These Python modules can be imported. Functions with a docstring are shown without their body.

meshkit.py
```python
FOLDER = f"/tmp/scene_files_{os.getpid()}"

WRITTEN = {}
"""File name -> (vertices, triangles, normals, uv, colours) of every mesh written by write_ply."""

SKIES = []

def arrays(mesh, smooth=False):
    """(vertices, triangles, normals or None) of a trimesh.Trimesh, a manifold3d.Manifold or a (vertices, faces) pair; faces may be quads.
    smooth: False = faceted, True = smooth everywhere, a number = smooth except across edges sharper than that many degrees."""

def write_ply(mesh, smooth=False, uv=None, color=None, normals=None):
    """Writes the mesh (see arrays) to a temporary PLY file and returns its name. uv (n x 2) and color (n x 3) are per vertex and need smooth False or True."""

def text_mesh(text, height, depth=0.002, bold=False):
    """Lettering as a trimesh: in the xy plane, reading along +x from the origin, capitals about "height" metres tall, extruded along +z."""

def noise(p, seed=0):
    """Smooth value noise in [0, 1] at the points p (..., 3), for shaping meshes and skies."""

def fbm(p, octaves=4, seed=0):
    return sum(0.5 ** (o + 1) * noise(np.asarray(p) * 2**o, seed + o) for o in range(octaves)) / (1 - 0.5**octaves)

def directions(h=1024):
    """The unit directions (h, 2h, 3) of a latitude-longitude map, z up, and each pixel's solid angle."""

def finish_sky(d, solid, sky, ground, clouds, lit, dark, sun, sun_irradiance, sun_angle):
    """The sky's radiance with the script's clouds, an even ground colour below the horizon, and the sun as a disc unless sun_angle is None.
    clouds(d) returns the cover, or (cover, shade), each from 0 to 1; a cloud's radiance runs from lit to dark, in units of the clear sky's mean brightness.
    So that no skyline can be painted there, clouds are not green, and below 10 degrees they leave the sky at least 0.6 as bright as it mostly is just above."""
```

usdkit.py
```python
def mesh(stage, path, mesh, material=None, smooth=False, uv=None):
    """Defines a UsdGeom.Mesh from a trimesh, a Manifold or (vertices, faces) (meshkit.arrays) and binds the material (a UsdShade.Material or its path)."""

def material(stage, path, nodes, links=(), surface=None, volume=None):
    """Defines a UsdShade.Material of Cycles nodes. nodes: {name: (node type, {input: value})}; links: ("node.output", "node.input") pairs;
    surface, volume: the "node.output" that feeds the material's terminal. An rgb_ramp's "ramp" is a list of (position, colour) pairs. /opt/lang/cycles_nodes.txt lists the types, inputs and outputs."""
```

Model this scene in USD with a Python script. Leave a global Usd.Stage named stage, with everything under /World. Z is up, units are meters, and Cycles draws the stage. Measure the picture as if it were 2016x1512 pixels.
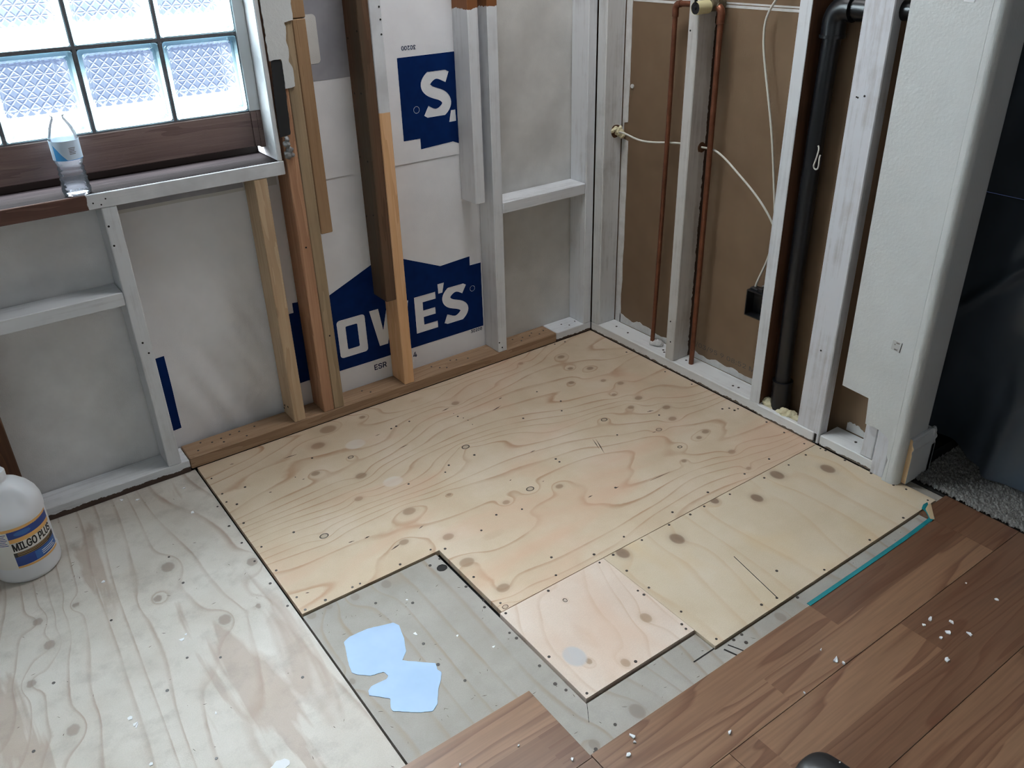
import math
import numpy as np
import trimesh
import manifold3d as m3
from shapely import affinity
from shapely.geometry import Polygon, LineString, Point, box as sbox, MultiPolygon
from shapely.ops import unary_union
from pxr import Usd, UsdGeom, UsdLux, UsdShade, Gf, Sdf, Vt
import usdkit
import meshkit

stage = Usd.Stage.CreateInMemory()
UsdGeom.SetStageUpAxis(stage, UsdGeom.Tokens.z)
UsdGeom.SetStageMetersPerUnit(stage, 1.0)
UsdGeom.Xform.Define(stage, '/World')
UsdGeom.Scope.Define(stage, '/World/Looks')
rng = np.random.default_rng(7)

# ------------------------------------------------------------------ camera, light, exposure
EXPOSURE = 0.0
CAM_POS = (-2.02448, -2.31415, 1.43832)
CAM_RIGHT, CAM_DOWN, CAM_FWD = ([0.8091068, -0.5871855, -0.0236518], [-0.298873, -0.3765086, -0.8768787], [0.5059853, 0.7165574, -0.4801296])
cam = UsdGeom.Camera.Define(stage, '/World/camera')
cam.CreateFocalLengthAttr(36.0 * 1669.19 / 2016)
cam.CreateHorizontalApertureAttr(36.0)
cam.CreateVerticalApertureAttr(27.0)
cam.CreateClippingRangeAttr(Gf.Vec2f(0.05, 100))
cam.CreateExposureAttr(EXPOSURE)
X, Y, Z = CAM_RIGHT, [-c for c in CAM_DOWN], [-c for c in CAM_FWD]
cam.AddTransformOp().Set(Gf.Matrix4d(*X, 0, *Y, 0, *Z, 0, *CAM_POS, 1))


def aim(prim, pos, direction):
    """A light at pos shining along direction."""
    z = -np.array(direction, float) / np.linalg.norm(direction)
    x = np.cross((0, 0, 1), z)
    x /= np.linalg.norm(x)
    y = np.cross(z, x)
    prim.AddTransformOp().Set(Gf.Matrix4d(*x, 0, *y, 0, *z, 0, *pos, 1))


def rect_light(name, pos, direction, w, h, intensity, colour):
    l = UsdLux.RectLight.Define(stage, '/World/' + name)
    l.CreateWidthAttr(w); l.CreateHeightAttr(h); l.CreateIntensityAttr(intensity); l.CreateColorAttr(Gf.Vec3f(*colour))
    aim(l, pos, direction)
    return l


dome = UsdLux.DomeLight.Define(stage, '/World/sky')
dome.CreateIntensityAttr(1.0)
dome.CreateColorAttr(Gf.Vec3f(1, 1, 1))
sky_mat = usdkit.material(stage, '/World/Looks/sky', {
    'tc': ('texture_coordinate', {}), 's': ('separate_xyz', {}),
    'r': ('rgb_ramp', {'ramp': [(0.0, (0.20, 0.26, 0.46)), (0.42, (0.22, 0.30, 0.56)), (0.52, (0.9, 1.1, 1.35)), (0.62, (2.6, 2.9, 3.2)), (1.0, (3.0, 3.4, 4.0))]}),
    'm': ('math', {'math_type': 'multiply_add', 'value2': 0.5, 'value3': 0.5}),
    'b': ('background_shader', {'strength': 1.0})},
    [('tc.generated', 's.vector'), ('s.z', 'm.value1'), ('m.value', 'r.fac'), ('r.color', 'b.color')], surface='b.background')
UsdShade.MaterialBindingAPI.Apply(dome.GetPrim()).Bind(sky_mat)

sun = UsdLux.DistantLight.Define(stage, '/World/bright_sky')      # hazy bright part of the sky outside the glass blocks
sun.CreateIntensityAttr(8.0); sun.CreateAngleAttr(50.0); sun.CreateColorAttr(Gf.Vec3f(0.96, 0.96, 1.0))
aim(sun, (0, 3, 4), (0.18, -1.0, -0.70))
rect_light('daylight_side', (-3.45, -2.1, 1.5), (1, 0.10, -0.10), 1.9, 1.5, 0.6, (0.84, 0.95, 1.0))
rect_light('daylight_rear', (-1.6, -4.45, 1.5), (0, 1, -0.1), 1.8, 1.4, 0.5, (0.95, 0.97, 1.0))
rect_light('added_sky_panel', (-1.72, 0.42, 1.86), (0.1, -1, -0.30), 1.5, 0.9, 56.0, (0.86, 0.95, 1.0))     # unseen panel added outside the glass blocks to strengthen their daylight

lamp = UsdLux.DiskLight.Define(stage, '/World/ceiling_light')      # the room's ceiling light
lamp.CreateRadiusAttr(.30); lamp.CreateIntensityAttr(20.0); lamp.CreateColorAttr(Gf.Vec3f(0.97, 0.98, 1.0))
aim(lamp, (-0.60, -0.48, 2.395), (0, 0.0001, -1))

# ------------------------------------------------------------------ helpers
used = {}


def path_of(name, parent):
    base = str(parent.GetPath()) if parent is not None else '/World'
    k = used.get((base, name), -1) + 1
    used[(base, name)] = k
    return f'{base}/{name}' if k == 0 else f'{base}/{name}_{k:03d}'


def tag(p, label=None, category=None, group=None, kind=None):
    for k, v in (('label', label), ('category', category), ('group', group), ('kind', kind)):
        if v:
            p.SetCustomDataByKey(k, v)
    return p


def thing(name, label=None, category=None, loc=(0, 0, 0), group=None, kind=None):
    x = UsdGeom.Xform.Define(stage, path_of(name, None))
    x.AddTranslateOp().Set(Gf.Vec3d(*loc))
    p = x.GetPrim()
    p.SetCustomDataByKey('_loc', '')
    p.ClearCustomDataByKey('_loc')
    LOC[p.GetPath()] = np.array(loc, float)
    return tag(p, label, category, group, kind)


LOC = {}


def origin_of(parent):
    o = np.zeros(3)
    while parent is not None and parent.GetPath() != Sdf.Path('/World') and parent.GetPath() != Sdf.Path('/'):
        o = o + LOC.get(parent.GetPath(), 0)
        parent = parent.GetParent()
    return o


def obj(name, mesh, mat, parent=None, label=None, category=None, group=None, kind=None, smooth=30, fields=None):
    """One Mesh prim; the mesh is given in world coordinates."""
    if not isinstance(mesh, (tuple, trimesh.Trimesh)):
        mesh = mesh.to_mesh()
        mesh = (mesh.vert_properties[:, :3], mesh.tri_verts)
    if isinstance(mesh, tuple):
        v, f = np.asarray(mesh[0], float), np.asarray(mesh[1])
    else:
        v, f = np.array(mesh.vertices), np.array(mesh.faces)
    v = v - origin_of(parent)
    if f.shape[1] == 4:
        f = np.vstack([f[:, [0, 1, 2]], f[:, [0, 2, 3]]])
    if fields:
        smooth = False
    g = usdkit.mesh(stage, path_of(name, parent), (v, f), MAT[mat] if isinstance(mat, str) else mat, smooth=smooth)
    for k, val in (fields or {}).items():
        UsdGeom.PrimvarsAPI(g).CreatePrimvar(k, Sdf.ValueTypeNames.FloatArray, 'vertex').Set(Vt.FloatArray.FromNumpy(np.asarray(val, np.float32)))
    return tag(g.GetPrim(), label, category, group, kind)


def block(x0, x1, y0, y1, z0, z1, r=0.0015):
    """A board: a box with its long edges eased."""
    x0, x1 = sorted((x0, x1)); y0, y1 = sorted((y0, y1)); z0, z1 = sorted((z0, z1))
    r = min(r, (x1 - x0) / 3, (y1 - y0) / 3, (z1 - z0) / 3)
    a = np.array([[x, y, z] for x in (x0, x1) for y in (y0, y1) for z in (z0, z1)])
    c = a.mean(0)
    pts = []
    for p in a:
        s = np.sign(c - p)
        for k in range(3):
            q = p.copy()
            for j in range(3):
                if j != k:
                    q[j] += s[j] * r
            pts.append(q)
    h = trimesh.convex.convex_hull(np.array(pts))
    return trimesh.Trimesh(h.vertices, h.faces, process=False)


def slices(mesh, step):
    v, f = trimesh.remesh.subdivide_to_size(np.array(mesh.vertices), np.array(mesh.faces), step, max_iter=12)
    m = trimesh.Trimesh(v, f, process=True)
    return m


def cat(*ms):
    return trimesh.util.concatenate(list(ms))


def tube(pts, r, n=10, smooth_pts=0, closed=False, cap=True):
    p = np.array(pts, float)
    if smooth_pts:
        from scipy.interpolate import CubicSpline
        t = np.r_[0, np.cumsum(np.linalg.norm(np.diff(p, axis=0), axis=1))]
        p = CubicSpline(t, p)(np.linspace(0, t[-1], smooth_pts))
    r = np.broadcast_to(np.asarray(r, float), (len(p),))
    tan = np.gradient(p, axis=0)
    tan /= np.linalg.norm(tan, axis=1)[:, None]
    up = np.array([0, 0, 1.0]) if abs(tan[0][2]) < .9 else np.array([1.0, 0, 0])
    rings = []
    u = np.cross(up, tan[0]); u /= np.linalg.norm(u)
    for i in range(len(p)):
        u = u - tan[i] * (u @ tan[i]); u /= np.linalg.norm(u)
        w = np.cross(tan[i], u)
        a = np.linspace(0, 2 * np.pi, n, endpoint=False)
        rings.append(p[i] + r[i] * (np.cos(a)[:, None] * u + np.sin(a)[:, None] * w))
    v = np.vstack(rings + ([[p[0]], [p[-1]]] if cap else []))
    f = []
    for i in range(len(p) - 1):
        for j in range(n):
            k = (j + 1) % n
            f += [[i * n + j, i * n + k, (i + 1) * n + k], [i * n + j, (i + 1) * n + k, (i + 1) * n + j]]
    if cap:
        e = len(p) * n
        for j in range(n):
            k = (j + 1) % n
            f += [[e, k, j], [e + 1, (len(p) - 1) * n + j, (len(p) - 1) * n + k]]
    return trimesh.Trimesh(v, np.array(f), process=False)


def lathe(profile, centre=(0, 0, 0), n=48):
    """profile: (radius, z) pairs from bottom to top."""
    pr = np.array(profile, float)
    a = np.linspace(0, 2 * np.pi, n, endpoint=False)
    v = np.stack([pr[:, 0, None] * np.cos(a), pr[:, 0, None] * np.sin(a), np.repeat(pr[:, 1, None], n, 1)], -1).reshape(-1, 3)
    f = []
    for i in range(len(pr) - 1):
        for j in range(n):
            k = (j + 1) % n
            f += [[i * n + j, i * n + k, (i + 1) * n + k], [i * n + j, (i + 1) * n + k, (i + 1) * n + j]]
    m = trimesh.Trimesh(v + np.array(centre), np.array(f), process=True)
    m.update_faces(m.nondegenerate_faces())
    return m


def polys(shape):
    return [g for g in getattr(shape, 'geoms', [shape]) if isinstance(g, Polygon) and g.area > 1e-9]


def slab(shape, depth):
    """Extrudes a shapely shape along z from 0."""
    return cat(*[trimesh.creation.extrude_polygon(g, depth, engine='earcut') for g in polys(shape)])


def place(mesh, ex, ey, ez, o):
    """Maps local x, y, z onto the axes ex, ey, ez and adds the origin o."""
    v = mesh.vertices @ np.array([ex, ey, ez], float) + np.array(o, float)
    f = mesh.faces
    if np.linalg.det(np.array([ex, ey, ez], float)) < 0:
        f = f[:, ::-1]
    return trimesh.Trimesh(v, f, process=False)


ON_LEFT = ((1, 0, 0), (0, 0, 1), (0, -1, 0))        # a drawing (x, z) put on the left wall, facing -y
ON_RIGHT = ((0, -1, 0), (0, 0, 1), (-1, 0, 0))      # a drawing (-y, z) put on the right wall, facing -x


def letters(text, height, bold=True):
    m = meshkit.text_mesh(text, height, 0.001, bold)
    return m


def ragged(pts, amp=0.0015, step=0.004, seed=0):
    """A closed outline with small irregularities."""
    ring = LineString(list(pts) + [pts[0]])
    d = np.arange(0, ring.length, step)
    p = np.array([ring.interpolate(t).coords[0] for t in d])
    q = np.c_[p / 0.012, np.zeros(len(p))]
    off = np.stack([meshkit.fbm(q, 3, seed) - .5, meshkit.fbm(q, 3, seed + 9) - .5], 1)
    g = Polygon(p + off * amp * 4)
    return g if g.is_valid else g.buffer(0)


# ------------------------------------------------------------------ materials
MAT = {}


def material(name, nodes, links, surface='p.BSDF'):
    MAT[name] = usdkit.material(stage, '/World/Looks/' + name, nodes, links, surface=surface)
    return MAT[name]


def plain(name, colour, rough=0.5, **kw):
    return material(name, {'p': ('principled_bsdf', {'base_color': colour, 'roughness': rough, **kw})}, [])


def mottled(name, c1, c2, scale, rough=0.6, bump=0.0, bump_scale=None, detail=4, **kw):
    n = {'g': ('geometry', {}), 'n': ('noise_texture', {'scale': scale, 'detail': detail, 'roughness': .6}),
         'r': ('rgb_ramp', {'ramp': [(.3, c1), (.7, c2)]}), 'p': ('principled_bsdf', {'roughness': rough, **kw})}
    l = [('g.position', 'n.vector'), ('n.fac', 'r.fac'), ('r.color', 'p.base_color')]
    if bump:
        n['n2'] = ('noise_texture', {'scale': bump_scale or scale * 4, 'detail': 3})
        n['b'] = ('bump', {'strength': 1.0, 'distance': bump})
        l += [('g.position', 'n2.vector'), ('n2.fac', 'b.height'), ('b.normal', 'p.normal')]
    return material(name, n, l)


STRETCH = {'x': (1.2, 22, 22), 'y': (22, 1.2, 22), 'z': (22, 22, 1.2)}


def lumber(name, stops, axis, seed=0.0, knots=(), stain=None, rough=0.62, cut=None, grain=5.0, spec=.25):
    """Sawn lumber: growth rings drawn out along an axis, fine fibres, knots at given points, grey stain;
    cut = (axis, level, sign, ragged amount, (colour, colour)) paints the board white on one side of a level."""
    st = STRETCH[axis]
    fib = tuple(s * 9 if s > 2 else s * 3 for s in st)
    n = {'g': ('geometry', {}),
         'wn': ('noise_texture', {'scale': 3.0, 'detail': 2}),
         'wa': ('vector_math', {'math_type': 'multiply_add', 'vector2': (.03, .03, .03)}),
         'm1': ('mapping', {'scale': st, 'location': (seed, seed * 1.7, seed * .6)}), 'm2': ('mapping', {'scale': fib, 'location': (seed, 0, seed)}),
         'n1': ('noise_texture', {'scale': 1.0, 'detail': 3, 'roughness': .55}),
         'k1': ('math', {'math_type': 'multiply', 'value2': grain}), 'f1': ('math', {'math_type': 'fraction'}),
         'n2': ('noise_texture', {'scale': 1.0, 'detail': 4, 'roughness': .7}),
         'ad': ('math', {'math_type': 'multiply_add', 'value2': .45}),
         'h2': ('math', {'math_type': 'multiply', 'value2': .62}),
         'r': ('rgb_ramp', {'ramp': [(0, stops[0]), (.45, stops[1]), (.8, stops[2]), (1, stops[2])]}),
         'p': ('principled_bsdf', {'roughness': rough, 'specular_ior_level': spec}),
         'b': ('bump', {'strength': .6, 'distance': .0012})}
    l = [('g.position', 'wn.vector'), ('wn.color', 'wa.vector1'), ('g.position', 'wa.vector3'), ('wa.vector', 'm1.vector'), ('g.position', 'm2.vector'),
         ('m1.vector', 'n1.vector'), ('n1.fac', 'k1.value1'), ('k1.value', 'f1.value1'), ('m2.vector', 'n2.vector'),
         ('n2.fac', 'h2.value1'), ('f1.value', 'ad.value1'), ('h2.value', 'ad.value3'), ('ad.value', 'r.fac'), ('n2.fac', 'b.height'), ('b.normal', 'p.normal')]
    out = 'r.color'

    def over(tagname, fac, colour, src):
        n[tagname] = ('mix_color', {'b': colour})
        l.extend([(fac, tagname + '.fac'), (src, tagname + '.a')])
        return tagname + '.result'
    if stain:
        n['sm'] = ('mapping', {'scale': tuple(.35 * s for s in st), 'location': (seed * 3, 4, 2)})
        n['sn'] = ('noise_texture', {'scale': 1.0, 'detail': 3})
        n['sr'] = ('map_range', {'from_min': .52, 'from_max': .66, 'to_min': 0., 'to_max': .8, 'clamp': True})
        l += [('g.position', 'sm.vector'), ('sm.vector', 'sn.vector'), ('sn.fac', 'sr.value')]
        out = over('so', 'sr.result', stain, out)
    for i, (kp, kr) in enumerate(knots):
        sc = {'x': (.5, 1, 1), 'y': (1, .5, 1), 'z': (1, 1, .5)}[axis]
        n[f'ks{i}'] = ('vector_math', {'math_type': 'subtract', 'vector2': kp})
        n[f'km{i}'] = ('vector_math', {'math_type': 'multiply', 'vector2': sc})
        n[f'kl{i}'] = ('vector_math', {'math_type': 'length'})
        n[f'kr{i}'] = ('map_range', {'from_min': kr * 1.25, 'from_max': kr * .55, 'to_min': 0., 'to_max': .85, 'clamp': True})
        l += [('wa.vector', f'ks{i}.vector1'), (f'ks{i}.vector', f'km{i}.vector1'), (f'km{i}.vector', f'kl{i}.vector1'), (f'kl{i}.value', f'kr{i}.value')]
        out = over(f'ko{i}', f'kr{i}.result', (.10, .055, .03), out)
    if cut:
        ax, level, sign, amp, (pc1, pc2) = cut
        n['cs'] = ('separate_xyz', {})
        n['cn'] = ('noise_texture', {'scale': 28.0, 'detail': 4})
        n['ca'] = ('math', {'math_type': 'multiply_add', 'value2': amp})
        n['cg'] = ('map_range', {'from_min': level + amp * .5 - .001, 'from_max': level + amp * .5 + .001, 'to_min': 0. if sign > 0 else 1., 'to_max': 1. if sign > 0 else 0., 'clamp': True})
        n['pn'] = ('noise_texture', {'scale': 14.0, 'detail': 4})
        n['pr'] = ('rgb_ramp', {'ramp': [(.3, pc1), (.65, pc2)]})
        n['co'] = ('mix_color', {})
        l += [('g.position', 'cs.vector'), ('g.position', 'cn.vector'), ('cn.fac', 'ca.value1'), (f'cs.{ax}', 'ca.value3'), ('ca.value', 'cg.value'),
              ('g.position', 'pn.vector'), ('pn.fac', 'pr.fac'), ('cg.result', 'co.fac'), (out, 'co.a'), ('pr.color', 'co.b')]
        out = 'co.result'
    l.append((out, 'p.base_color'))
    return material(name, n, l)


WHITE, WHITE2 = (.68, .70, .725), (.55, .56, .58)


def painted(name, axis, c=WHITE, c2=WHITE2, dirt=(.30, .27, .25), dirt_from=.60, chip=(.16, .10, .07), chips=None, rough=.55, seed=0.0):
    """Old white primer brushed over wood: streaks along an axis, blotchy coverage, grime, and chips near one level if asked."""
    st = STRETCH[axis]
    n = {'g': ('geometry', {}),
         'm1': ('mapping', {'scale': tuple(s * 4 if s > 2 else s * 2 for s in st), 'location': (seed, seed, seed)}),
         'n1': ('noise_texture', {'scale': 1.0, 'detail': 4, 'roughness': .65}),
         'm3': ('mapping', {'location': (seed * 2, seed, 3)}),
         'n3': ('noise_texture', {'scale': 9.0, 'detail': 5, 'roughness': .62}),
         'av': ('math', {'math_type': 'multiply_add', 'value2': .5}), 'h': ('math', {'math_type': 'multiply', 'value2': .5}),
         'r': ('rgb_ramp', {'ramp': [(.36, c2), (.50, c), (1, c)]}),
         'm2': ('mapping', {'scale': tuple(s * .6 if s > 2 else s * 1.5 for s in st), 'location': (seed + 5, seed, 1)}),
         'n2': ('noise_texture', {'scale': 1.0, 'detail': 6, 'roughness': .75}),
         'dr': ('map_range', {'from_min': dirt_from, 'from_max': dirt_from + .16, 'to_min': 0., 'to_max': .55, 'clamp': True}),
         'd': ('mix_color', {'b': dirt}),
         'p': ('principled_bsdf', {'roughness': rough, 'specular_ior_level': .3}),
         'b': ('bump', {'strength': .7, 'distance': .0011})}
    l = [('g.position', 'm1.vector'), ('m1.vector', 'n1.vector'), ('g.position', 'm3.vector'), ('m3.vector', 'n3.vector'), ('n3.fac', 'h.value1'),
         ('n1.fac', 'av.value1'), ('h.value', 'av.value3'), ('av.value', 'r.fac'), ('g.position', 'm2.vector'), ('m2.vector', 'n2.vector'),
         ('n2.fac', 'dr.value'), ('dr.result', 'd.fac'), ('r.color', 'd.a'), ('n1.fac', 'b.height'), ('b.normal', 'p.normal')]
    out = 'd.result'
    if chips:
        ax, level, sign, amp = chips
        n['cs'] = ('separate_xyz', {})
        n['cn'] = ('noise_texture', {'scale': 40.0, 'detail': 6, 'roughness': .6})
        n['ca'] = ('math', {'math_type': 'multiply_add', 'value2': amp})
        n['cg'] = ('map_range', {'from_min': level + amp * .5 - .0006, 'from_max': level + amp * .5 + .0006, 'to_min': 0. if sign > 0 else 1., 'to_max': 1. if sign > 0 else 0., 'clamp': True})
        n['co'] = ('mix_color', {'b': chip})
        l += [('g.position', 'cs.vector'), ('g.position', 'cn.vector'), ('cn.fac', 'ca.value1'), (f'cs.{ax}', 'ca.value3'), ('ca.value', 'cg.value'),
              ('cg.result', 'co.fac'), (out, 'co.a')]
        out = 'co.result'
    l.append((out, 'p.base_color'))
    return material(name, n, l)


def plywood(name, base, line, knot, knot2, fill, n_lines, tint=None, grime=None, line_fac=.55, rough=.6):
    """Veneer face: contour lines of the vertex field 'grain', knots from the field 'knot' (1 at a knot's rim), filler from 'fill'."""
    n = {'g': ('geometry', {}), 'a': ('attribute', {'attribute': 'grain'}), 'ak': ('attribute', {'attribute': 'knot'}), 'aq': ('attribute', {'attribute': 'ring'}), 'af': ('attribute', {'attribute': 'fill'}),
         'fn': ('noise_texture', {'scale': 60.0, 'detail': 3}), 'fa': ('math', {'math_type': 'multiply_add', 'value2': .05}),
         'k': ('math', {'math_type': 'multiply', 'value2': n_lines}), 'f': ('math', {'math_type': 'fraction'}),
         'r': ('rgb_ramp', {'ramp': [(0, (0, 0, 0)), (.45, (.03, .03, .03)), (.78, (.16, .16, .16)), (.90, (.85, .85, .85)), (.94, (1, 1, 1)), (1, (0, 0, 0))]}),
         'wn': ('noise_texture', {'scale': 7.0, 'detail': 3}), 'wr': ('map_range', {'from_min': .3, 'from_max': .7, 'to_min': .25 * line_fac, 'to_max': 1.25 * line_fac, 'clamp': True}),
         'lf': ('math', {'math_type': 'multiply'}),
         'bn': ('noise_texture', {'scale': 4.5, 'detail': 5, 'roughness': .6}), 'br': ('rgb_ramp', {'ramp': [(.30, base[0]), (.5, base[1]), (.70, base[2])]}),
         'fb': ('noise_texture', {'scale': 350.0, 'detail': 2}), 'fr': ('map_range', {'from_min': .2, 'from_max': .8, 'to_min': .93, 'to_max': 1.05}),
         'fm': ('mix_color', {'blend_type': 'multiply', 'fac': 1.0}), 'cc': ('combine_xyz', {}),
         'ml': ('mix_color', {'b': line}),
         'kr': ('rgb_ramp', {'ramp': [(0, (.85, .85, .85)), (.38, (.80, .8, .8)), (.46, (.6, .6, .6)), (.52, (.22, .22, .22)), (.80, (.05, .05, .05)), (1, (0, 0, 0))]}),
         'kh': ('math', {'math_type': 'multiply', 'value2': .5}), 'mk': ('mix_color', {'b': knot}),
         'qr': ('rgb_ramp', {'ramp': [(0, (.25, .25, .25)), (.34, (.3, .3, .3)), (.42, (1, 1, 1)), (.49, (1, 1, 1)), (.53, (0, 0, 0)), (1, (0, 0, 0))]}),
         'qh': ('math', {'math_type': 'multiply', 'value2': .5}), 'mq': ('mix_color', {'b': knot2}),
         'fl': ('map_range', {'from_min': 1.15, 'from_max': .9, 'to_min': 0., 'to_max': .85, 'clamp': True}), 'mf': ('mix_color', {'b': fill}),
         'p': ('principled_bsdf', {'roughness': rough, 'specular_ior_level': .3}), 'b': ('bump', {'strength': .35, 'distance': .0006})}
    l = [('g.position', 'fn.vector'), ('fn.fac', 'fa.value1'), ('a.fac', 'k.value1'), ('k.value', 'fa.value3'), ('fa.value', 'f.value1'), ('f.value', 'r.fac'),
         ('g.position', 'wn.vector'), ('wn.fac', 'wr.value'), ('r.color', 'lf.value1'), ('wr.result', 'lf.value2'), ('g.position', 'bn.vector'), ('bn.fac', 'br.fac'),
         ('g.position', 'fb.vector'), ('fb.fac', 'fr.value'), ('fr.result', 'cc.x'), ('fr.result', 'cc.y'), ('fr.result', 'cc.z'), ('br.color', 'fm.a'), ('cc.vector', 'fm.b'),
         ('fm.result', 'ml.a'), ('lf.value', 'ml.fac'),
         ('ak.fac', 'kh.value1'), ('kh.value', 'kr.fac'), ('kr.color', 'mk.fac'), ('ml.result', 'mk.a'),
         ('aq.fac', 'qh.value1'), ('qh.value', 'qr.fac'), ('qr.color', 'mq.fac'), ('mk.result', 'mq.a'),
         ('af.fac', 'fl.value'), ('fl.result', 'mf.fac'), ('mq.result', 'mf.a'), ('fb.fac', 'b.height'), ('b.normal', 'p.normal')]
    out = 'mf.result'
    if tint:
        n['tn'] = ('noise_texture', {'scale': 3.2, 'detail': 4, 'distortion': .6})
        n['tm'] = ('mapping', {'location': (3, 8, 0), 'scale': tint[1]})
        n['tr'] = ('map_range', {'from_min': tint[3] if len(tint) > 3 else .52, 'from_max': tint[4] if len(tint) > 3 else .68, 'to_min': 0., 'to_max': tint[2], 'clamp': True})
        n['to'] = ('mix_color', {'b': tint[0]})
        l += [('g.position', 'tm.vector'), ('tm.vector', 'tn.vector'), ('tn.fac', 'tr.value'), ('tr.result', 'to.fac'), (out, 'to.a')]
        out = 'to.result'
    if grime:
        n['gn'] = ('noise_texture', {'scale': 11.0, 'detail': 6, 'roughness': .7})
        n['gr'] = ('map_range', {'from_min': .5, 'from_max': .75, 'to_min': 0., 'to_max': grime[1], 'clamp': True})
        n['go'] = ('mix_color', {'b': grime[0]})
        l += [('g.position', 'gn.vector'), ('gn.fac', 'gr.value'), ('gr.result', 'go.fac'), (out, 'go.a')]
        out = 'go.result'
    l.append((out, 'p.base_color'))
    return material(name, n, l)


plywood('ply_new', [(.52, .405, .285), (.58, .465, .34), (.64, .53, .415)], (.37, .215, .12), (.27, .175, .11), (.05, .035, .025), (.62, .55, .48), 15.0, tint=((.58, .36, .25), (.6, 1.5, 1), .50), line_fac=.78)
plywood('ply_yellow', [(.52, .42, .295), (.57, .47, .345), (.61, .515, .395)], (.46, .285, .15), (.15, .085, .055), (.09, .06, .04), (.6, .55, .5), 11.0, tint=((.60, .42, .22), (1.5, .5, 1), .4), line_fac=.40)
plywood('ply_pink', [(.62, .49, .40), (.66, .54, .45), (.70, .60, .52)], (.46, .29, .18), (.30, .20, .12), (.06, .045, .03), (.46, .46, .47), 15.0, tint=((.62, .42, .30), (1.5, .5, 1), .4), line_fac=.40)
plywood('ply_old', [(.48, .435, .38), (.57, .53, .475), (.64, .60, .55)], (.30, .205, .15), (.26, .205, .165), (.08, .06, .05), (.5, .45, .4), 17.0, tint=((.36, .27, .215), (2.6, .42, 1), .62, .56, .60), grime=((.25, .22, .19), .50), line_fac=.62)
plywood('ply_grey', [(.27, .245, .215), (.315, .29, .26), (.36, .335, .305)], (.27, .215, .165), (.21, .175, .15), (.04, .03, .03), (.5, .45, .4), 13.0, tint=((.30, .265, .24), (1.6, .35, 1), .35), grime=((.22, .20, .18), .45), line_fac=.85)
lumber('ply_edge', [(.18, .11, .06), (.24, .16, .09), (.30, .20, .12)], 'x')
plain('void_dark', (.012, .010, .009), .9)
plain('screw_dark', (.030, .022, .018), .5)
lumber('pine', [(.38, .26, .16), (.50, .355, .225), (.57, .43, .28)], 'z', 1.0, knots=[((-1.236, .0, .437), .015), ((-1.247, .044, .516), .011), ((-1.247, .03, .66), .007)])
lumber('pine_red', [(.27, .14, .078), (.40, .215, .125), (.50, .29, .175)], 'z', 2.0)
lumber('pine_grey', [(.22, .155, .095), (.33, .24, .145), (.40, .295, .185)], 'z', 3.3, stain=(.07, .075, .07))
lumber('pine_tan', [(.20, .115, .06), (.285, .17, .09), (.34, .215, .12)], 'z', 4.4)
lumber('pine_orange', [(.54, .29, .14), (.70, .41, .21), (.76, .48, .27)], 'z', 5.1, cut=('z', .948, 1, .006, (WHITE2, WHITE)))
lumber('pine_brown', [(.070, .034, .018), (.105, .053, .029), (.14, .075, .043)], 'z', 6.2, stain=(.075, .06, .04), knots=[((-.862, -.0, .56), .011), ((-.86, -.0, .80), .009)])
lumber('old_stud_brown', [(.045, .022, .012), (.085, .038, .02), (.12, .055, .028)], 'z', 7.0)
lumber('plate_wood', [(.21, .125, .072), (.30, .19, .115), (.37, .245, .155)], 'x', 8.0, knots=[((-1.40, 0, .022), .007), ((-.9, .04, .038), .008)])
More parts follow.
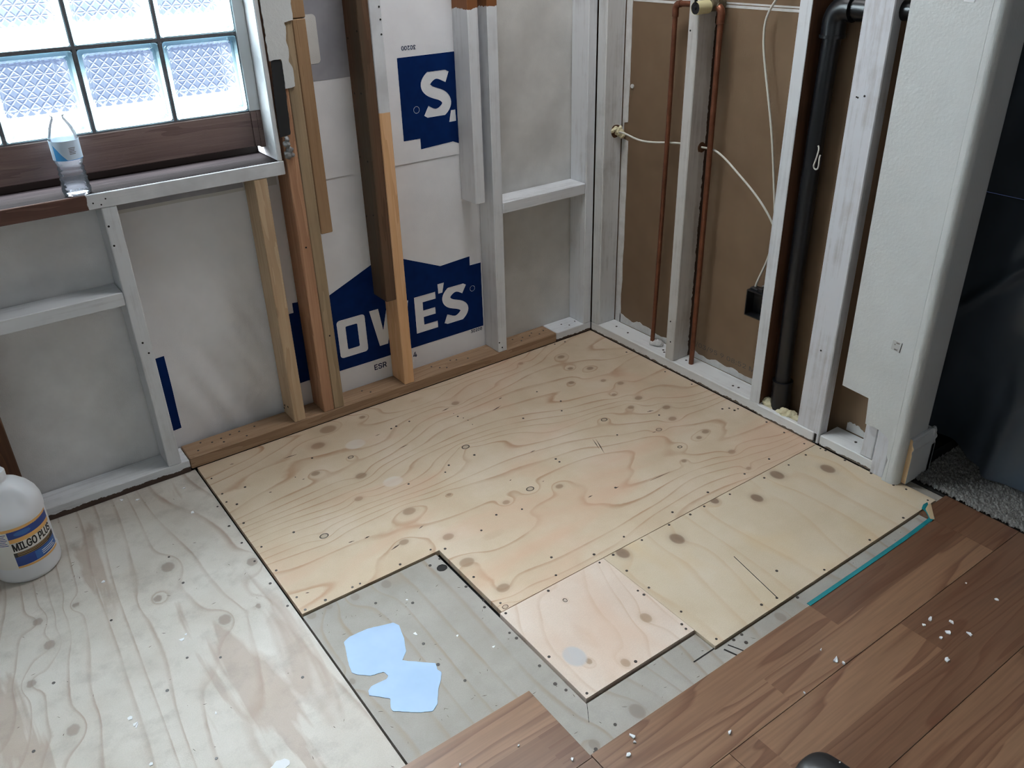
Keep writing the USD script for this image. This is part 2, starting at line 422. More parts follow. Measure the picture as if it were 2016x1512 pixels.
lumber('rail_wood', [(.12, .078, .07), (.18, .12, .108), (.23, .16, .145)], 'x', 9.0)
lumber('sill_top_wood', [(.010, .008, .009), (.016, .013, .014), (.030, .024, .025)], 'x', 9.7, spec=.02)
lumber('sill_front', [(.075, .035, .026), (.11, .055, .042), (.15, .08, .06)], 'x', 10.0, cut=('x', -1.675, 1, .02, (WHITE2, WHITE)))
lumber('wood_cut', [(.50, .33, .18), (.58, .40, .23), (.62, .45, .28)], 'z', 11.0)
painted('paint_z', 'z')
painted('paint_z_dirty', 'z', c=(.64, .65, .65), c2=(.48, .48, .47), dirt_from=.55, seed=3.0)
painted('paint_x', 'x', seed=5.0)
painted('paint_plate', 'x', chips=('z', .010, -1, .022), chip=(.07, .045, .035), seed=6.0)
painted('paint_plate_y', 'y', c=(.74, .75, .75), c2=(.66, .66, .66), chips=('z', .008, -1, .022), chip=(.15, .12, .095), dirt_from=.68, seed=7.0)
painted('paint_pink', 'z', c=(.66, .67, .71), c2=(.50, .49, .50), dirt=(.36, .31, .30), dirt_from=.56, seed=8.0)
painted('paint_deep', 'z', c=(.58, .57, .55), c2=(.46, .44, .42), dirt=(.20, .17, .15), chips=('x', .074, 1, .018), chip=(.045, .025, .016), seed=9.0)  # sides turn dark brown along the back edge of the stud
painted('paint_chipped_top', 'z', chips=('z', 1.208, 1, .03), chip=(.22, .085, .03), seed=10.0)
MATS_READY = True

# ------------------------------------------------------------------ more materials
def glassy(name, colour, rough, clear):
    return material(name, {'t': ('transparent_bsdf', {'color': colour}), 'g': ('glossy_bsdf', {'roughness': rough, 'color': (1, 1, 1)}), 'd': ('translucent_bsdf', {'color': colour}),
                           'f': ('fresnel', {'IOR': 1.28}), 'm0': ('mix_closure', {'fac': 1 - clear}), 'm': ('mix_closure', {})},
                    [('f.fac', 'm.fac'), ('t.BSDF', 'm0.closure1'), ('d.BSDF', 'm0.closure2'), ('m0.closure', 'm.closure1'), ('g.BSDF', 'm.closure2')], surface='m.closure')


glassy('clear_plastic', (.95, .97, 1.0), .10, .88)
glassy('water', (.93, .97, 1.0), .02, .97)
glassy('block_edge', (.62, .90, .95), .12, .35)
glassy('block_wall', (.90, 1.0, 1.0), .3, .15)
material('sheeting', {'t': ('transparent_bsdf', {'color': (.5, .55, .65)}), 'p': ('principled_bsdf', {'base_color': (.070, .088, .115), 'roughness': .30}), 'm': ('mix_closure', {'fac': .80})},
         [('t.BSDF', 'm.closure1'), ('p.BSDF', 'm.closure2')], surface='m.closure')
X0, Z0, MOD = -1.6042, .9888, .2032
# pressed star pattern of the glass blocks as relief: grooves along both axes and both diagonals
material('block_pane', {
    'g': ('geometry', {}), 's': ('separate_xyz', {}),
    'u': ('math', {'math_type': 'multiply_add', 'value2': 1 / .0254, 'value3': -X0 / .0254 + 400}), 'v': ('math', {'math_type': 'multiply_add', 'value2': 1 / .0254, 'value3': -Z0 / .0254 + 400}),
    'a': ('math', {'math_type': 'add'}), 'b': ('math', {'math_type': 'subtract'}),
    'pu': ('math', {'math_type': 'pingpong', 'value2': .5}), 'pv': ('math', {'math_type': 'pingpong', 'value2': .5}), 'pa': ('math', {'math_type': 'pingpong', 'value2': .5}), 'pb': ('math', {'math_type': 'pingpong', 'value2': .5}),
    'ru': ('map_range', {'range_type': 'smoothstep', 'from_max': .09, 'from_min': 0., 'to_min': 1., 'to_max': 0.}), 'rv': ('map_range', {'range_type': 'smoothstep', 'from_max': .09, 'from_min': 0., 'to_min': 1., 'to_max': 0.}),
    'ra': ('map_range', {'range_type': 'smoothstep', 'from_max': .17, 'from_min': 0., 'to_min': 1., 'to_max': 0.}), 'rb': ('map_range', {'range_type': 'smoothstep', 'from_max': .17, 'from_min': 0., 'to_min': 1., 'to_max': 0.}),
    'x1': ('math', {'math_type': 'maximum'}), 'x2': ('math', {'math_type': 'maximum'}), 'x3': ('math', {'math_type': 'maximum'}), 'sc': ('math', {'math_type': 'multiply', 'value2': .5}),
    'bp': ('bump', {'strength': 1.0, 'distance': .0045}),
    'rf': ('refraction_bsdf', {'IOR': 1.5, 'roughness': .04, 'color': (.92, .98, 1.0)}), 'tr': ('transparent_bsdf', {'color': (.95, .98, 1.0)}), 'tl': ('translucent_bsdf', {'color': (.85, .95, 1.0)}),
    'm1': ('mix_closure', {'fac': .34}), 'm2': ('mix_closure', {'fac': .02})},
    [('g.position', 's.vector'), ('s.x', 'u.value1'), ('s.z', 'v.value1'), ('u.value', 'a.value1'), ('v.value', 'a.value2'), ('u.value', 'b.value1'), ('v.value', 'b.value2'),
     ('u.value', 'pu.value1'), ('v.value', 'pv.value1'), ('a.value', 'pa.value1'), ('b.value', 'pb.value1'),
     ('pu.value', 'ru.value'), ('pv.value', 'rv.value'), ('pa.value', 'ra.value'), ('pb.value', 'rb.value'),
     ('ru.result', 'sc.value1'), ('rv.result', 'x1.value2'), ('sc.value', 'x1.value1'), ('ra.result', 'x2.value1'), ('rb.result', 'x2.value2'), ('x1.value', 'x3.value1'), ('x2.value', 'x3.value2'),
     ('x3.value', 'bp.height'), ('bp.normal', 'rf.normal'), ('bp.normal', 'tl.normal'),
     ('rf.BSDF', 'm1.closure1'), ('tr.BSDF', 'm1.closure2'), ('m1.closure', 'm2.closure1'), ('tl.BSDF', 'm2.closure2')], surface='m2.closure')
mottled('mortar', (.10, .105, .12), (.15, .155, .17), 40, .9, .0015)
mottled('wrap', (.72, .725, .75), (.80, .805, .825), 7, .42, .0005, 420)
mottled('wrap_dirty', (.62, .615, .615), (.80, .80, .80), 6, .5, .0006, 300, detail=7)
mottled('wrap_grey', (.50, .495, .475), (.66, .655, .63), 5, .55, .0006, 300, detail=6)
mottled('ink_blue', (.002, .015, .085), (.003, .020, .105), 30, .7, specular_ior_level=.06)
mottled('tape_grey', (.26, .26, .29), (.36, .36, .39), 9, .45)
plain('streak_brown', (.075, .05, .035), .8)
plain('ink_navy', (.012, .022, .07), .5)
mottled('paper_brown', (.158, .100, .056), (.195, .126, .073), 5, .8, .0004, 200)
mottled('drywall_white', (.58, .595, .59), (.64, .655, .65), 4, .7, .0008, 130)
mottled('mud', (.55, .54, .52), (.68, .68, .67), 30, .7, .001, 120)
mottled('trim_white', (.60, .61, .62), (.66, .67, .68), 10, .4)
plain('room_white', (.40, .385, .36), .8)
plain('ink_grey', (.09, .075, .06), .8)
plain('felt_black', (.012, .013, .015), .75)
mottled('copper', (.14, .052, .028), (.23, .085, .045), 30, .42, metallic=.6)
mottled('copper_dark', (.10, .055, .035), (.22, .10, .055), 50, .5, metallic=.7)
mottled('brass_dull', (.14, .12, .09), (.26, .22, .15), 70, .5, metallic=.6)
plain('cream_plastic', (.62, .57, .33), .4)
plain('black_plastic', (.008, .009, .011), .32)
plain('abs_black', (.005, .006, .008), .28)
mottled('foam', (.62, .56, .36), (.72, .67, .47), 60, .8, .002, 90)
plain('cable_white', (.62, .61, .55), .45)
plain('hdpe', (.78, .79, .82), .38, subsurface_weight=.15, subsurface_radius=(.02, .02, .02))
plain('label_white', (.78, .76, .72), .35)
plain('label_orange', (.78, .42, .13), .35)
plain('label_blue', (.015, .05, .26), .35)
plain('label_blue_light', (.03, .13, .42), .35)
plain('label_black', (.012, .010, .010), .35)
plain('label_gold', (.40, .25, .10), .35)
plain('bottle_label', (.60, .72, .86), .4)
plain('bottle_label_blue', (.06, .32, .68), .4)
plain('cap_white', (.8, .82, .85), .4)
mottled('compound', (.36, .52, .74), (.41, .57, .80), 12, .6)
plain('chip_white', (.82, .84, .86), .7)
mottled('tape_teal', (.0, .15, .17), (.01, .19, .21), 40, .45)
plain('card_tan', (.42, .30, .18), .8)
mottled('carpet_pile', (.08, .08, .078), (.22, .215, .20), 220, .95)
material('laminate', {'g': ('geometry', {}), 'a': ('attribute', {'attribute': 'tone'}),
                      'o': ('combine_xyz', {}), 'o2': ('math', {'math_type': 'multiply', 'value2': 37.0}),
                      'wn': ('noise_texture', {'scale': 5.0, 'detail': 1}), 'wm': ('vector_math', {'math_type': 'multiply_add', 'vector2': (.03, .012, 0)}),
                      'm': ('mapping', {'scale': (.85, 12, 1)}), 'ad': ('vector_math', {'math_type': 'add'}),
                      'n': ('noise_texture', {'scale': 1.0, 'detail': 1.5, 'roughness': .4}), 'k': ('math', {'math_type': 'multiply', 'value2': 9.0}), 'f': ('math', {'math_type': 'fraction'}),
                      'r': ('rgb_ramp', {'ramp': [(0, (0, 0, 0)), (.62, (.12, .12, .12)), (.86, (.75, .75, .75)), (.94, (.9, .9, .9)), (1, (0, 0, 0))]}),
                      'm2': ('mapping', {'scale': (6, 160, 1)}), 'n2': ('noise_texture', {'scale': 1.0, 'detail': 3}), 'r2': ('map_range', {'from_min': .3, 'from_max': .7, 'to_min': .86, 'to_max': 1.10}),
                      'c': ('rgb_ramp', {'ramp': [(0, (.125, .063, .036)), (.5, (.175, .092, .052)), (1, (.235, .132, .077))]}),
                      'md': ('mix_color', {'b': (.095, .036, .019)}), 'h': ('math', {'math_type': 'multiply', 'value2': .75}), 'cc': ('combine_xyz', {}), 'mm': ('mix_color', {'blend_type': 'multiply', 'fac': 1.0}),
                      'p': ('principled_bsdf', {'roughness': .33, 'specular_ior_level': .5})},
         [('g.position', 'wn.vector'), ('wn.color', 'wm.vector1'), ('g.position', 'wm.vector3'), ('wm.vector', 'm.vector'), ('a.fac', 'o2.value1'), ('o2.value', 'o.x'), ('o2.value', 'o.y'), ('m.vector', 'ad.vector1'), ('o.vector', 'ad.vector2'),
          ('ad.vector', 'n.vector'), ('n.fac', 'k.value1'), ('k.value', 'f.value1'), ('f.value', 'r.fac'), ('g.position', 'm2.vector'), ('m2.vector', 'n2.vector'), ('n2.fac', 'r2.value'),
          ('a.fac', 'c.fac'), ('c.color', 'md.a'), ('r.color', 'h.value1'), ('h.value', 'md.fac'), ('r2.result', 'cc.x'), ('r2.result', 'cc.y'), ('r2.result', 'cc.z'),
          ('md.result', 'mm.a'), ('cc.vector', 'mm.b'), ('mm.result', 'p.base_color')])
mottled('shoe_black', (.003, .003, .004), (.006, .006, .007), 60, .5)
plain('shoe_sole', (.012, .012, .012), .7)
plain('metal_dull', (.30, .31, .31), .4, metallic=.8)

# ------------------------------------------------------------------ room shell beyond the picture
CEIL = 2.44
ceiling = thing('ceiling', kind='structure')
obj('lamp_housing', trimesh.creation.cylinder(radius=.33, height=.035, sections=48).apply_translation((-.60, -.48, CEIL - .0175)), 'room_white', ceiling, smooth=30)
obj('ceiling_panel', block(-3.6, 3.2, -4.7, .3, CEIL, CEIL + .05), 'room_white', ceiling)
w = thing('wall_side', kind='structure')
obj('drywall_panel', block(-3.62, -3.55, -4.7, .3, -.03, CEIL), 'room_white', w)
w = thing('wall_rear', kind='structure')
obj('drywall_panel', block(-3.55, 3.2, -4.7, -4.6, -.03, CEIL), 'room_white', w)
w = thing('wall_far', kind='structure')
obj('drywall_panel', block(3.1, 3.2, -4.6, .3, -.03, CEIL), 'room_white', w)

# ------------------------------------------------------------------ floor
floor = thing('floor', kind='structure')
obj('dark_gap_base', block(-3.55, 3.1, -4.6, .25, -.06, -.032), 'void_dark', floor)  # near-black slab, coloured so the gaps between floor sheets read as shade

MK = [(-1.158, -0.044, 0.0231, 0), (-1.226, -0.115, 0.0186, 0), (-1.128, -0.18, 0.025, 3), (-1.173, -0.238, 0.0077, 1), (-1.297, -0.253, 0.0115, 0), (-1.194, -0.348, 0.0148, 0), (-1.252, -0.447, 0.0108, 0), (-1.167, -0.587, 0.016, 0), (-1.403, -0.541, 0.0103, 1), (-1.245, -0.695, 0.0115, 0), (-1.14, -0.748, 0.0135, 0), (-0.862, -0.408, 0.0108, 1), (-0.74, -0.158, 0.0122, 0), (-1.034, -0.044, 0.009, 0), (-0.929, -0.719, 0.0096, 0), (-1.037, -0.589, 0.0065, 0), (-1.133, -0.432, 0.0232, 3), (-0.241, -0.111, 0.0121, 0), (-0.273, -0.205, 0.0096, 0), (-0.216, -0.248, 0.0115, 0), (-0.339, -0.29, 0.0097, 0), (-0.24, -0.348, 0.009, 0), (-0.206, -0.401, 0.0108, 0), (-0.279, -0.448, 0.0083, 0), (-0.229, -0.516, 0.0122, 0), (-0.292, -0.546, 0.0103, 0), (-0.2, -0.619, 0.0122, 0), (-0.415, -0.551, 0.0096, 1), (-0.237, -0.684, 0.0122, 0), (-0.319, -0.705, 0.009, 1), (-0.212, -0.804, 0.011, 0), (-0.254, -0.816, 0.0085, 0), (-0.34, -0.817, 0.007, 1), (-0.386, -0.879, 0.0077, 0), (-0.837, -0.709, 0.0103, 1), (-0.763, -0.751, 0.0103, 0), (-0.391, -0.06, 0.009, 0), (-0.236, -0.933, 0.0108, 0), (-0.265, -1.023, 0.0077, 0), (-1.157, -0.864, 0.0173, 0), (-1.138, -0.998, 0.0148, 0), (-1.172, -1.054, 0.007, 1)]
RK = [(-0.085, -1.166, 0.0193, 2), (-0.227, -1.096, 0.0186, 2), (-0.361, -1.134, 0.016, 2), (-0.464, -1.069, 0.0128, 2), (-0.666, -1.124, 0.0186, 2), (-0.818, -1.08, 0.0173, 2)]
PK = [(-1.045, -1.124, 0.0058, 1), (-0.932, -1.284, 0.0135, 0), (-1.063, -1.356, 0.0108, 0), (-1.124, -1.304, 0.0077, 2), (-1.14, -1.274, 0.0238, 3)]
OL = [(-1.777, -0.402, 0.0173, 0), (-1.832, -0.506, 0.0115, 0), (-1.724, -0.678, 0.016, 0), (-2.078, -0.509, 0.0135, 0), (-2.086, -0.411, 0.0122, 0), (-2.085, -0.798, 0.0142, 0), (-2.0, -0.405, 0.009, 0), (-2.133, -0.61, 0.011, 0), (-1.643, -0.683, 0.0085, 0), (-1.595, -0.516, 0.0148, 0)]
OC = [(-1.358, -0.804, 0.0128, 0), (-1.441, -0.797, 0.0115, 0), (-1.506, -0.788, 0.0096, 0), (-1.553, -0.79, 0.0122, 0), (-1.566, -1.032, 0.0077, 0), (-1.128, -1.463, 0.0167, 0), (-0.676, -1.467, 0.0128, 0), (-1.252, -1.471, 0.0115, 0)]
MS = [(-1.555, -0.085), (-1.491, -0.19), (-1.556, -0.181), (-1.56, -0.228), (-1.54, -0.257), (-1.556, -0.353), (-1.555, -0.481), (-0.973, -0.165), (-0.993, -0.168), (-0.924, -0.165), (-0.986, -0.487), (-0.958, -0.462), (-1.103, -0.472), (-1.205, -0.765), (-1.173, -0.785), (-1.27, -0.169), (-0.781, -0.237), (-0.866, -0.463), (-0.45, -0.369), (-0.488, -0.421), (-0.474, -0.267), (-0.618, -0.381), (-0.255, -0.641), (-0.445, -0.647), (-0.683, -0.634), (-0.684, -0.653), (-0.913, -0.772), (-0.449, -1.032), (-0.594, -1.036), (-0.023, -0.436), (-0.017, -0.56), (-0.024, -0.234), (-0.148, -0.02), (-0.192, -0.012), (-0.063, -0.741), (-0.042, -0.752), (-0.022, -0.772), (-0.039, -0.772), (-0.016, -0.885), (-0.023, -0.96), (-0.027, -1.039), (-0.179, -1.028), (-0.297, -1.035), (-0.771, -1.033), (-0.64, -0.855), (-1.56, -0.594), (-1.558, -0.718), (-1.506, -0.77), (-1.559, -0.771), (-1.433, -0.769), (-1.412, -0.769), (-1.297, -0.767), (-1.174, -0.921), (-1.174, -1.037), (-1.462, -0.476), (-0.984, -0.749), (-1.055, -0.78), (-0.88, -1.039), (-0.974, -0.981), (-1.007, -1.041)]
MS_SMALL = [(-0.782, -0.213), (-0.772, -0.257), (-0.768, -0.279), (-0.771, -0.31), (-1.353, -0.234)]
RS = [(-0.011, -1.086), (-0.008, -1.102), (-0.075, -1.081), (-0.159, -1.084), (-0.008, -1.17), (-0.268, -1.083), (-0.407, -1.076), (-0.007, -1.257), (-0.009, -1.33), (0.001, -1.363), (0.001, -1.428), (-0.123, -1.432), (-0.275, -1.432), (-0.465, -1.432), (-0.563, -1.073), (-0.641, -1.070), (-0.743, -1.072), (-0.842, -1.070), (-0.856, -1.136), (-0.855, -1.214), (-0.852, -1.319), (-0.685, -1.418), (-0.638, -1.425), (-0.852, -1.428), (-0.561, -1.363), (-0.506, -1.071)]
PS = [(-0.89, -1.072), (-1.057, -1.074), (-1.184, -1.073), (-0.884, -1.206), (-0.882, -1.225), (-0.881, -1.349), (-0.884, -1.365), (-1.043, -1.367), (-1.186, -1.241), (-1.185, -1.369)]
OLS = [(-1.586, -0.225), (-1.591, -0.333), (-1.589, -0.425), (-1.589, -0.518), (-1.589, -0.624), (-1.586, -0.726), (-1.834, -0.744), (-1.898, -0.812), (-2.161, -0.805), (-1.87, -1.045), (-1.763, -0.363), (-1.764, -0.487), (-1.943, -0.514), (-1.773, -0.789), (-2.093, -0.638), (-1.648, -0.956)]
OCS = [(-1.202, -0.804), (-1.205, -0.933), (-1.209, -1.02), (-1.198, -0.999), (-1.235, -0.811), (-1.386, -1.032), (-1.369, -1.179), (-1.392, -1.105), (-1.339, -0.902), (-1.411, -0.848), (-1.21, -1.124), (-1.207, -1.147), (-1.215, -1.244), (-1.211, -1.331), (-1.219, -1.304), (-0.818, -1.45), (-1.187, -1.46), (-0.802, -1.472), (-0.592, -1.45), (-0.791, -1.45), (-1.263, -1.485), (-1.257, -1.481)]


def ply_sheet(shape, z, thick, axis, seed, knots, mat, label, step=.0052, spread=.34, warp=(1.2, 3.4)):
    """A plywood sheet: top face as a fine grid carrying the veneer's fields, with its sawn sides."""
    b = shape.bounds
    vx = sorted({round(p[0], 5) for g in polys(shape) for p in g.exterior.coords})
    vy = sorted({round(p[1], 5) for g in polys(shape) for p in g.exterior.coords})

    def axis_lines(marks):
        out = []
        for a, c in zip(marks[:-1], marks[1:]):
            k = max(1, int(round((c - a) / step)))
            out += list(np.linspace(a, c, k, endpoint=False))
        return np.array(out + [marks[-1]])
    xs, ys = axis_lines(vx), axis_lines(vy)
    gx, gy = np.meshgrid(xs, ys, indexing='ij')
    v = np.stack([gx, gy, np.full_like(gx, z)], -1).reshape(-1, 3)
    cx, cy = (xs[:-1] + xs[1:]) / 2, (ys[:-1] + ys[1:]) / 2
    import shapely
    inside = shapely.contains_xy(shape, *[a.ravel() for a in np.meshgrid(cx, cy, indexing='ij')]).reshape(len(cx), len(cy))
    i, j = np.nonzero(inside)
    n = len(ys)
    q = np.stack([i * n + j, (i + 1) * n + j, (i + 1) * n + j + 1, i * n + j + 1], 1)
    f = np.vstack([q[:, [0, 1, 2]], q[:, [0, 2, 3]]])
    e = np.vstack([q[:, [0, 1]], q[:, [1, 2]], q[:, [2, 3]], q[:, [3, 0]]])
    key = np.sort(e, 1)
    _, inv, cnt = np.unique(key, axis=0, return_inverse=True, return_counts=True)
    rim = e[cnt[inv.ravel()] == 1]
    m = len(v)
    ids = np.unique(rim)
    low = v[ids] - [0, 0, thick]
    pos = {k: m + t for t, k in enumerate(ids)}
    side = np.array([[a, pos[a], pos[c]] for a, c in rim] + [[a, pos[c], c] for a, c in rim])
    v = np.vstack([v, low]); f = np.vstack([f, side])
    used_v, f = np.unique(f, return_inverse=True)
    v, f = v[used_v], f.reshape(-1, 3)
    a, c = (v[:, 0], v[:, 1]) if axis == 'x' else (v[:, 1], v[:, 0])
    P = np.stack([a * warp[0] + seed, c * warp[1] + seed * 2, np.full(len(a), seed)], 1)
    grain = c + spread * (meshkit.fbm(P, 3, int(seed)) - .5) * 2 + .016 * (meshkit.fbm(P * [3, 8, 1], 2, int(seed) + 3) - .5)
    fields = {'knot': np.full(len(a), 2.0), 'ring': np.full(len(a), 2.0), 'fill': np.full(len(a), 2.0)}
    for kx, ky, r, kind in knots:
        ka, kc = (kx, ky) if axis == 'x' else (ky, kx)
        d = np.hypot((a - ka) / 1.25, c - kc)
        if kind != 3:
            grain += np.sign(.5 - ((kx * 977) % 1)) * .055 * np.exp(-(d / (2.6 * r)) ** 2)
        which = {0: 'knot', 1: 'ring', 2: 'knot', 3: 'fill'}[kind]
        fields[which] = np.minimum(fields[which], d / r)
    fields['grain'] = grain + 10
    return obj('plywood_sheet', (v, f), mat, floor, label=label, fields=fields)


def screw_heads(points, z, parent, r=.0034, small=()):
    ms = []
    for k, (x, y) in enumerate(list(points) + list(small)):
        rr = r * (.85 + .3 * ((k * 37) % 10) / 10) * (.5 if k >= len(points) else 1)
        c = trimesh.creation.cylinder(radius=rr, height=.0008, sections=12)
        c.apply_translation((x, y, z + .0003))
        ms.append(c)
    return obj('screws', cat(*ms), 'screw_dark', parent, label='dark countersunk screw heads', kind='stuff', smooth=False)


main_shape = sbox(-1.5705, -1.0620, -.0015, -.001).difference(sbox(-2, -2, -1.188, -.780))
s_main = ply_sheet(main_shape, 0, .016, 'x', 3.0, MK, 'ply_new', 'large new plywood sheet, notched at one corner')
screw_heads(MS, 0, s_main, small=MS_SMALL)
s_right = ply_sheet(sbox(-.8700, -1.4410, .018, -1.0642).difference(sbox(-.003, -1.335, 1, 1)), 0, .016, 'y', 11.0, RK, 'ply_yellow', 'new yellowish plywood sheet with large dark knots', spread=.20, warp=(.9, 3.0))
screw_heads(RS, 0, s_right)
s_pink = ply_sheet(sbox(-1.1950, -1.3790, -.8712, -1.0648), .0005, .016, 'y', 21.0, PK, 'ply_pink', 'small square pinkish plywood patch', spread=.30, warp=(1.6, 3.0))
screw_heads(PS, .0005, s_pink)
OLDZ = -.006
s_left = ply_sheet(sbox(-3.5, -4.5, -1.5765, .004), OLDZ, .016, 'y', 31.0, OL, 'ply_old', 'weathered old plywood sheet under the window', step=.011, spread=.26, warp=(.75, 3.2))
screw_heads(OLS, OLDZ, s_left)
grey_shape = sbox(-1.5715, -1.62, .055, -.7835).difference(unary_union([sbox(-1.1915, -1.2, 1, 0), sbox(-1.2000, -1.3850, -.8662, 0), sbox(-.8735, -1.4455, .022, 0)]))
s_grey = ply_sheet(grey_shape, OLDZ, .016, 'y', 41.0, OC, 'ply_grey', 'greyed old plywood around the new sheets', spread=.22, warp=(.8, 3.4))
screw_heads(OCS, OLDZ, s_grey, r=.0038)
STREAKS = [((-1.363, -0.608), (-1.35, -0.609)), ((-1.32, -0.618), (-1.306, -0.617)), ((-1.341, -0.117), (-1.299, -0.12)), ((-1.03, -0.288), (-0.997, -0.285)), ((-1.055, -0.176), (-1.038, -0.175)), ((-0.804, -0.176), (-0.773, -0.171)), ((-1.446, -0.26), (-1.437, -0.261)), ((-1.342, -0.259), (-1.334, -0.259)), ((-1.485, -0.046), (-1.474, -0.049)), ((-1.287, -0.703), (-1.257, -0.695)), ((-0.668, -0.278), (-0.638, -0.272)), ((-0.723, -0.558), (-0.703, -0.557)), ((-0.537, -0.891), (-0.46, -0.894)), ((-0.733, -0.843), (-0.716, -0.843)), ((-0.644, -0.856), (-0.63, -0.858)), ((-0.669, -0.278), (-0.627, -0.268)), ((-0.788, -0.703), (-0.781, -0.703)), ((-0.608, -0.227), (-0.593, -0.225)), ((-0.514, -0.623), (-0.547, -0.702)), ((-0.522, -0.617), (-0.543, -0.674)), ((-0.349, -0.706), (-0.334, -0.708)), ((-0.272, -0.601), (-0.248, -0.608)), ((-0.86, -0.64), (-0.853, -0.639)), ((-1.288, -0.703), (-1.262, -0.698)), ((-1.363, -0.606), (-1.347, -0.61)), ((-1.321, -0.618), (-1.307, -0.617)), ((-1.535, -0.718), (-1.526, -0.721)), ((-1.185, -0.671), (-1.168, -0.666))]
sk = []
for k, (p, q_) in enumerate(STREAKS):
    m_ = ((p[0] + q_[0]) / 2, (p[1] + q_[1]) / 2)
    wd = .0012 + .0011 * ((k * 7) % 4) / 3
    dx_, dy_ = q_[0] - p[0], q_[1] - p[1]
    ln = math.hypot(dx_, dy_)
    nx_, ny_ = -dy_ / ln * wd, dx_ / ln * wd
    sk.append(slab(Polygon([p, (m_[0] + nx_, m_[1] + ny_), q_, (m_[0] - nx_ * .6, m_[1] - ny_ * .6)]), .0005))
obj('pitch_streaks', cat(*sk), 'streak_brown', s_main, label='short dark pitch streaks in the veneer', kind='stuff', smooth=False)
rs_ = np.random.default_rng(77)


def scuffs(x0, x1, y0, y1, n, inside):
    out = []
    while len(out) < n:
        x, y = rs_.uniform(x0, x1), rs_.uniform(y0, y1)
        if not inside.contains(Point(x, y)):
            continue
        a_, l_, w_ = rs_.uniform(0, np.pi), rs_.uniform(.003, .011), rs_.uniform(.0004, .0009)
        d_ = np.array([math.cos(a_), math.sin(a_)]) * l_ / 2
        n_ = np.array([-math.sin(a_), math.cos(a_)]) * w_
        c_ = np.array([x, y])
        out.append(slab(Polygon([c_ - d_, c_ + n_, c_ + d_, c_ - n_ * .5]), .0004).apply_translation((0, 0, OLDZ)))
    return cat(*out)


obj('scuff_marks', scuffs(-1.57, .05, -1.49, -.79, 90, grey_shape.buffer(-.006)), 'streak_brown', s_grey, label='small dark scuffs and staple marks', kind='stuff', smooth=False)
obj('scuff_marks', scuffs(-2.3, -1.58, -1.3, -.02, 60, sbox(-2.3, -1.3, -1.58, -.02)), 'streak_brown', s_left, label='small dark scuffs and staple marks', kind='stuff', smooth=False)
PATCH = [(-1.53, -0.918), (-1.512, -0.91), (-1.468, -0.912), (-1.409, -0.932), (-1.402, -0.949), (-1.414, -0.992), (-1.429, -1.028), (-1.45, -1.047), (-1.415, -1.08), (-1.395, -1.099), (-1.401, -1.117), (-1.397, -1.128), (-1.409, -1.145), (-1.426, -1.162), (-1.45, -1.197), (-1.467, -1.207), (-1.488, -1.195), (-1.534, -1.157), (-1.533, -1.145), (-1.523, -1.124), (-1.554, -1.089), (-1.55, -1.077), (-1.539, -1.07), (-1.504, -1.073), (-1.496, -1.067), (-1.499, -1.051), (-1.527, -1.043), (-1.545, -1.026), (-1.556, -1.011), (-1.551, -0.987)]
pm = slab(ragged(PATCH, .0006, .004, 3), .0012)
pm.apply_translation((0, 0, OLDZ))
obj('filler_patch', pm, 'compound', s_grey, label='pale blue-white smear of levelling compound', smooth=False)
hole = slab(ragged([(-1.215 + .0135 * math.cos(t), -.8375 + .0125 * math.sin(t)) for t in np.linspace(0, 6.28, 20)[:-1]], .0012, .003, 5), .0008)
hole.apply_translation((0, 0, OLDZ))
obj('bored_hole', hole, 'void_dark', s_grey, label='round black hole bored through the plywood', smooth=False)


def floor_strip(p0, p1, width, z, thick=.0006):
    g = LineString([p0, p1]).buffer(width / 2, cap_style=2)
    m = slab(g, thick)
    m.apply_translation((0, 0, z))
    return m


obj('joint_line', cat(floor_strip((-.938, -1.441), (-.8725, -1.441), .003, OLDZ), floor_strip((-1.199, -1.386), (-1.226, -1.424), .0010, OLDZ), floor_strip((-.84, -1.452), (-.825, -1.487), .003, OLDZ),
                      floor_strip((-.857, -1.456), (-.846, -1.49), .004, OLDZ)), 'void_dark', s_grey, label='thin dark saw cuts', smooth=False)
obj('joint_line', cat(floor_strip((-.603, -1.262), (-.637, -1.428), .0016, 0)), 'void_dark', s_right, label='thin dark crack', smooth=False)


def flakes(points, z, size, seed):
    out = []
    r = np.random.default_rng(seed)
    for x, y in points:
        k = r.integers(6, 10)
        a = np.sort(r.random(k)) * 2 * np.pi
        s = size * r.uniform(.6, 1.4)
        e = r.uniform(.45, 1)
        th = r.uniform(0, np.pi)
        p = np.stack([np.cos(a) * s * r.uniform(.6, 1.2, k), np.sin(a) * s * e * r.uniform(.6, 1.2, k)], 1)
        p = p @ np.array([[np.cos(th), np.sin(th)], [-np.sin(th), np.cos(th)]]) + (x, y)
        g = Polygon(p).buffer(.0004)
        m = slab(g, .0012)
        m.apply_translation((0, 0, z))
        out.append(m)
    return out


obj('paint_drops', cat(*flakes([(-1.982, -0.839), (-1.978, -0.862), (-1.976, -.868), (-1.833, -0.935), (-1.926, -0.358), (-1.812, -0.671), (-1.799, -0.022), (-1.76, -.049), (-1.653, -0.208), (-1.978, -0.98), (-1.827, -0.68), (-1.635, -0.075)], OLDZ, .005, 4),
                       slab(ragged([(-1.776 + .022 * math.cos(t), -1.138 + .013 * math.sin(t)) for t in np.linspace(0, 6.28, 20)[:-1]], .0022, .003, 8), .0008).apply_translation((0, 0, OLDZ))), 'chip_white', s_left, label='white paint drops', kind='stuff', smooth=False)
obj('paint_drops', cat(*flakes([(-1.263, -1.137), (-1.385, -.995), (-1.31, -1.06), (-1.345, -.885)], OLDZ, .004, 6)), 'chip_white', s_grey, label='white paint drops', kind='stuff', smooth=False)

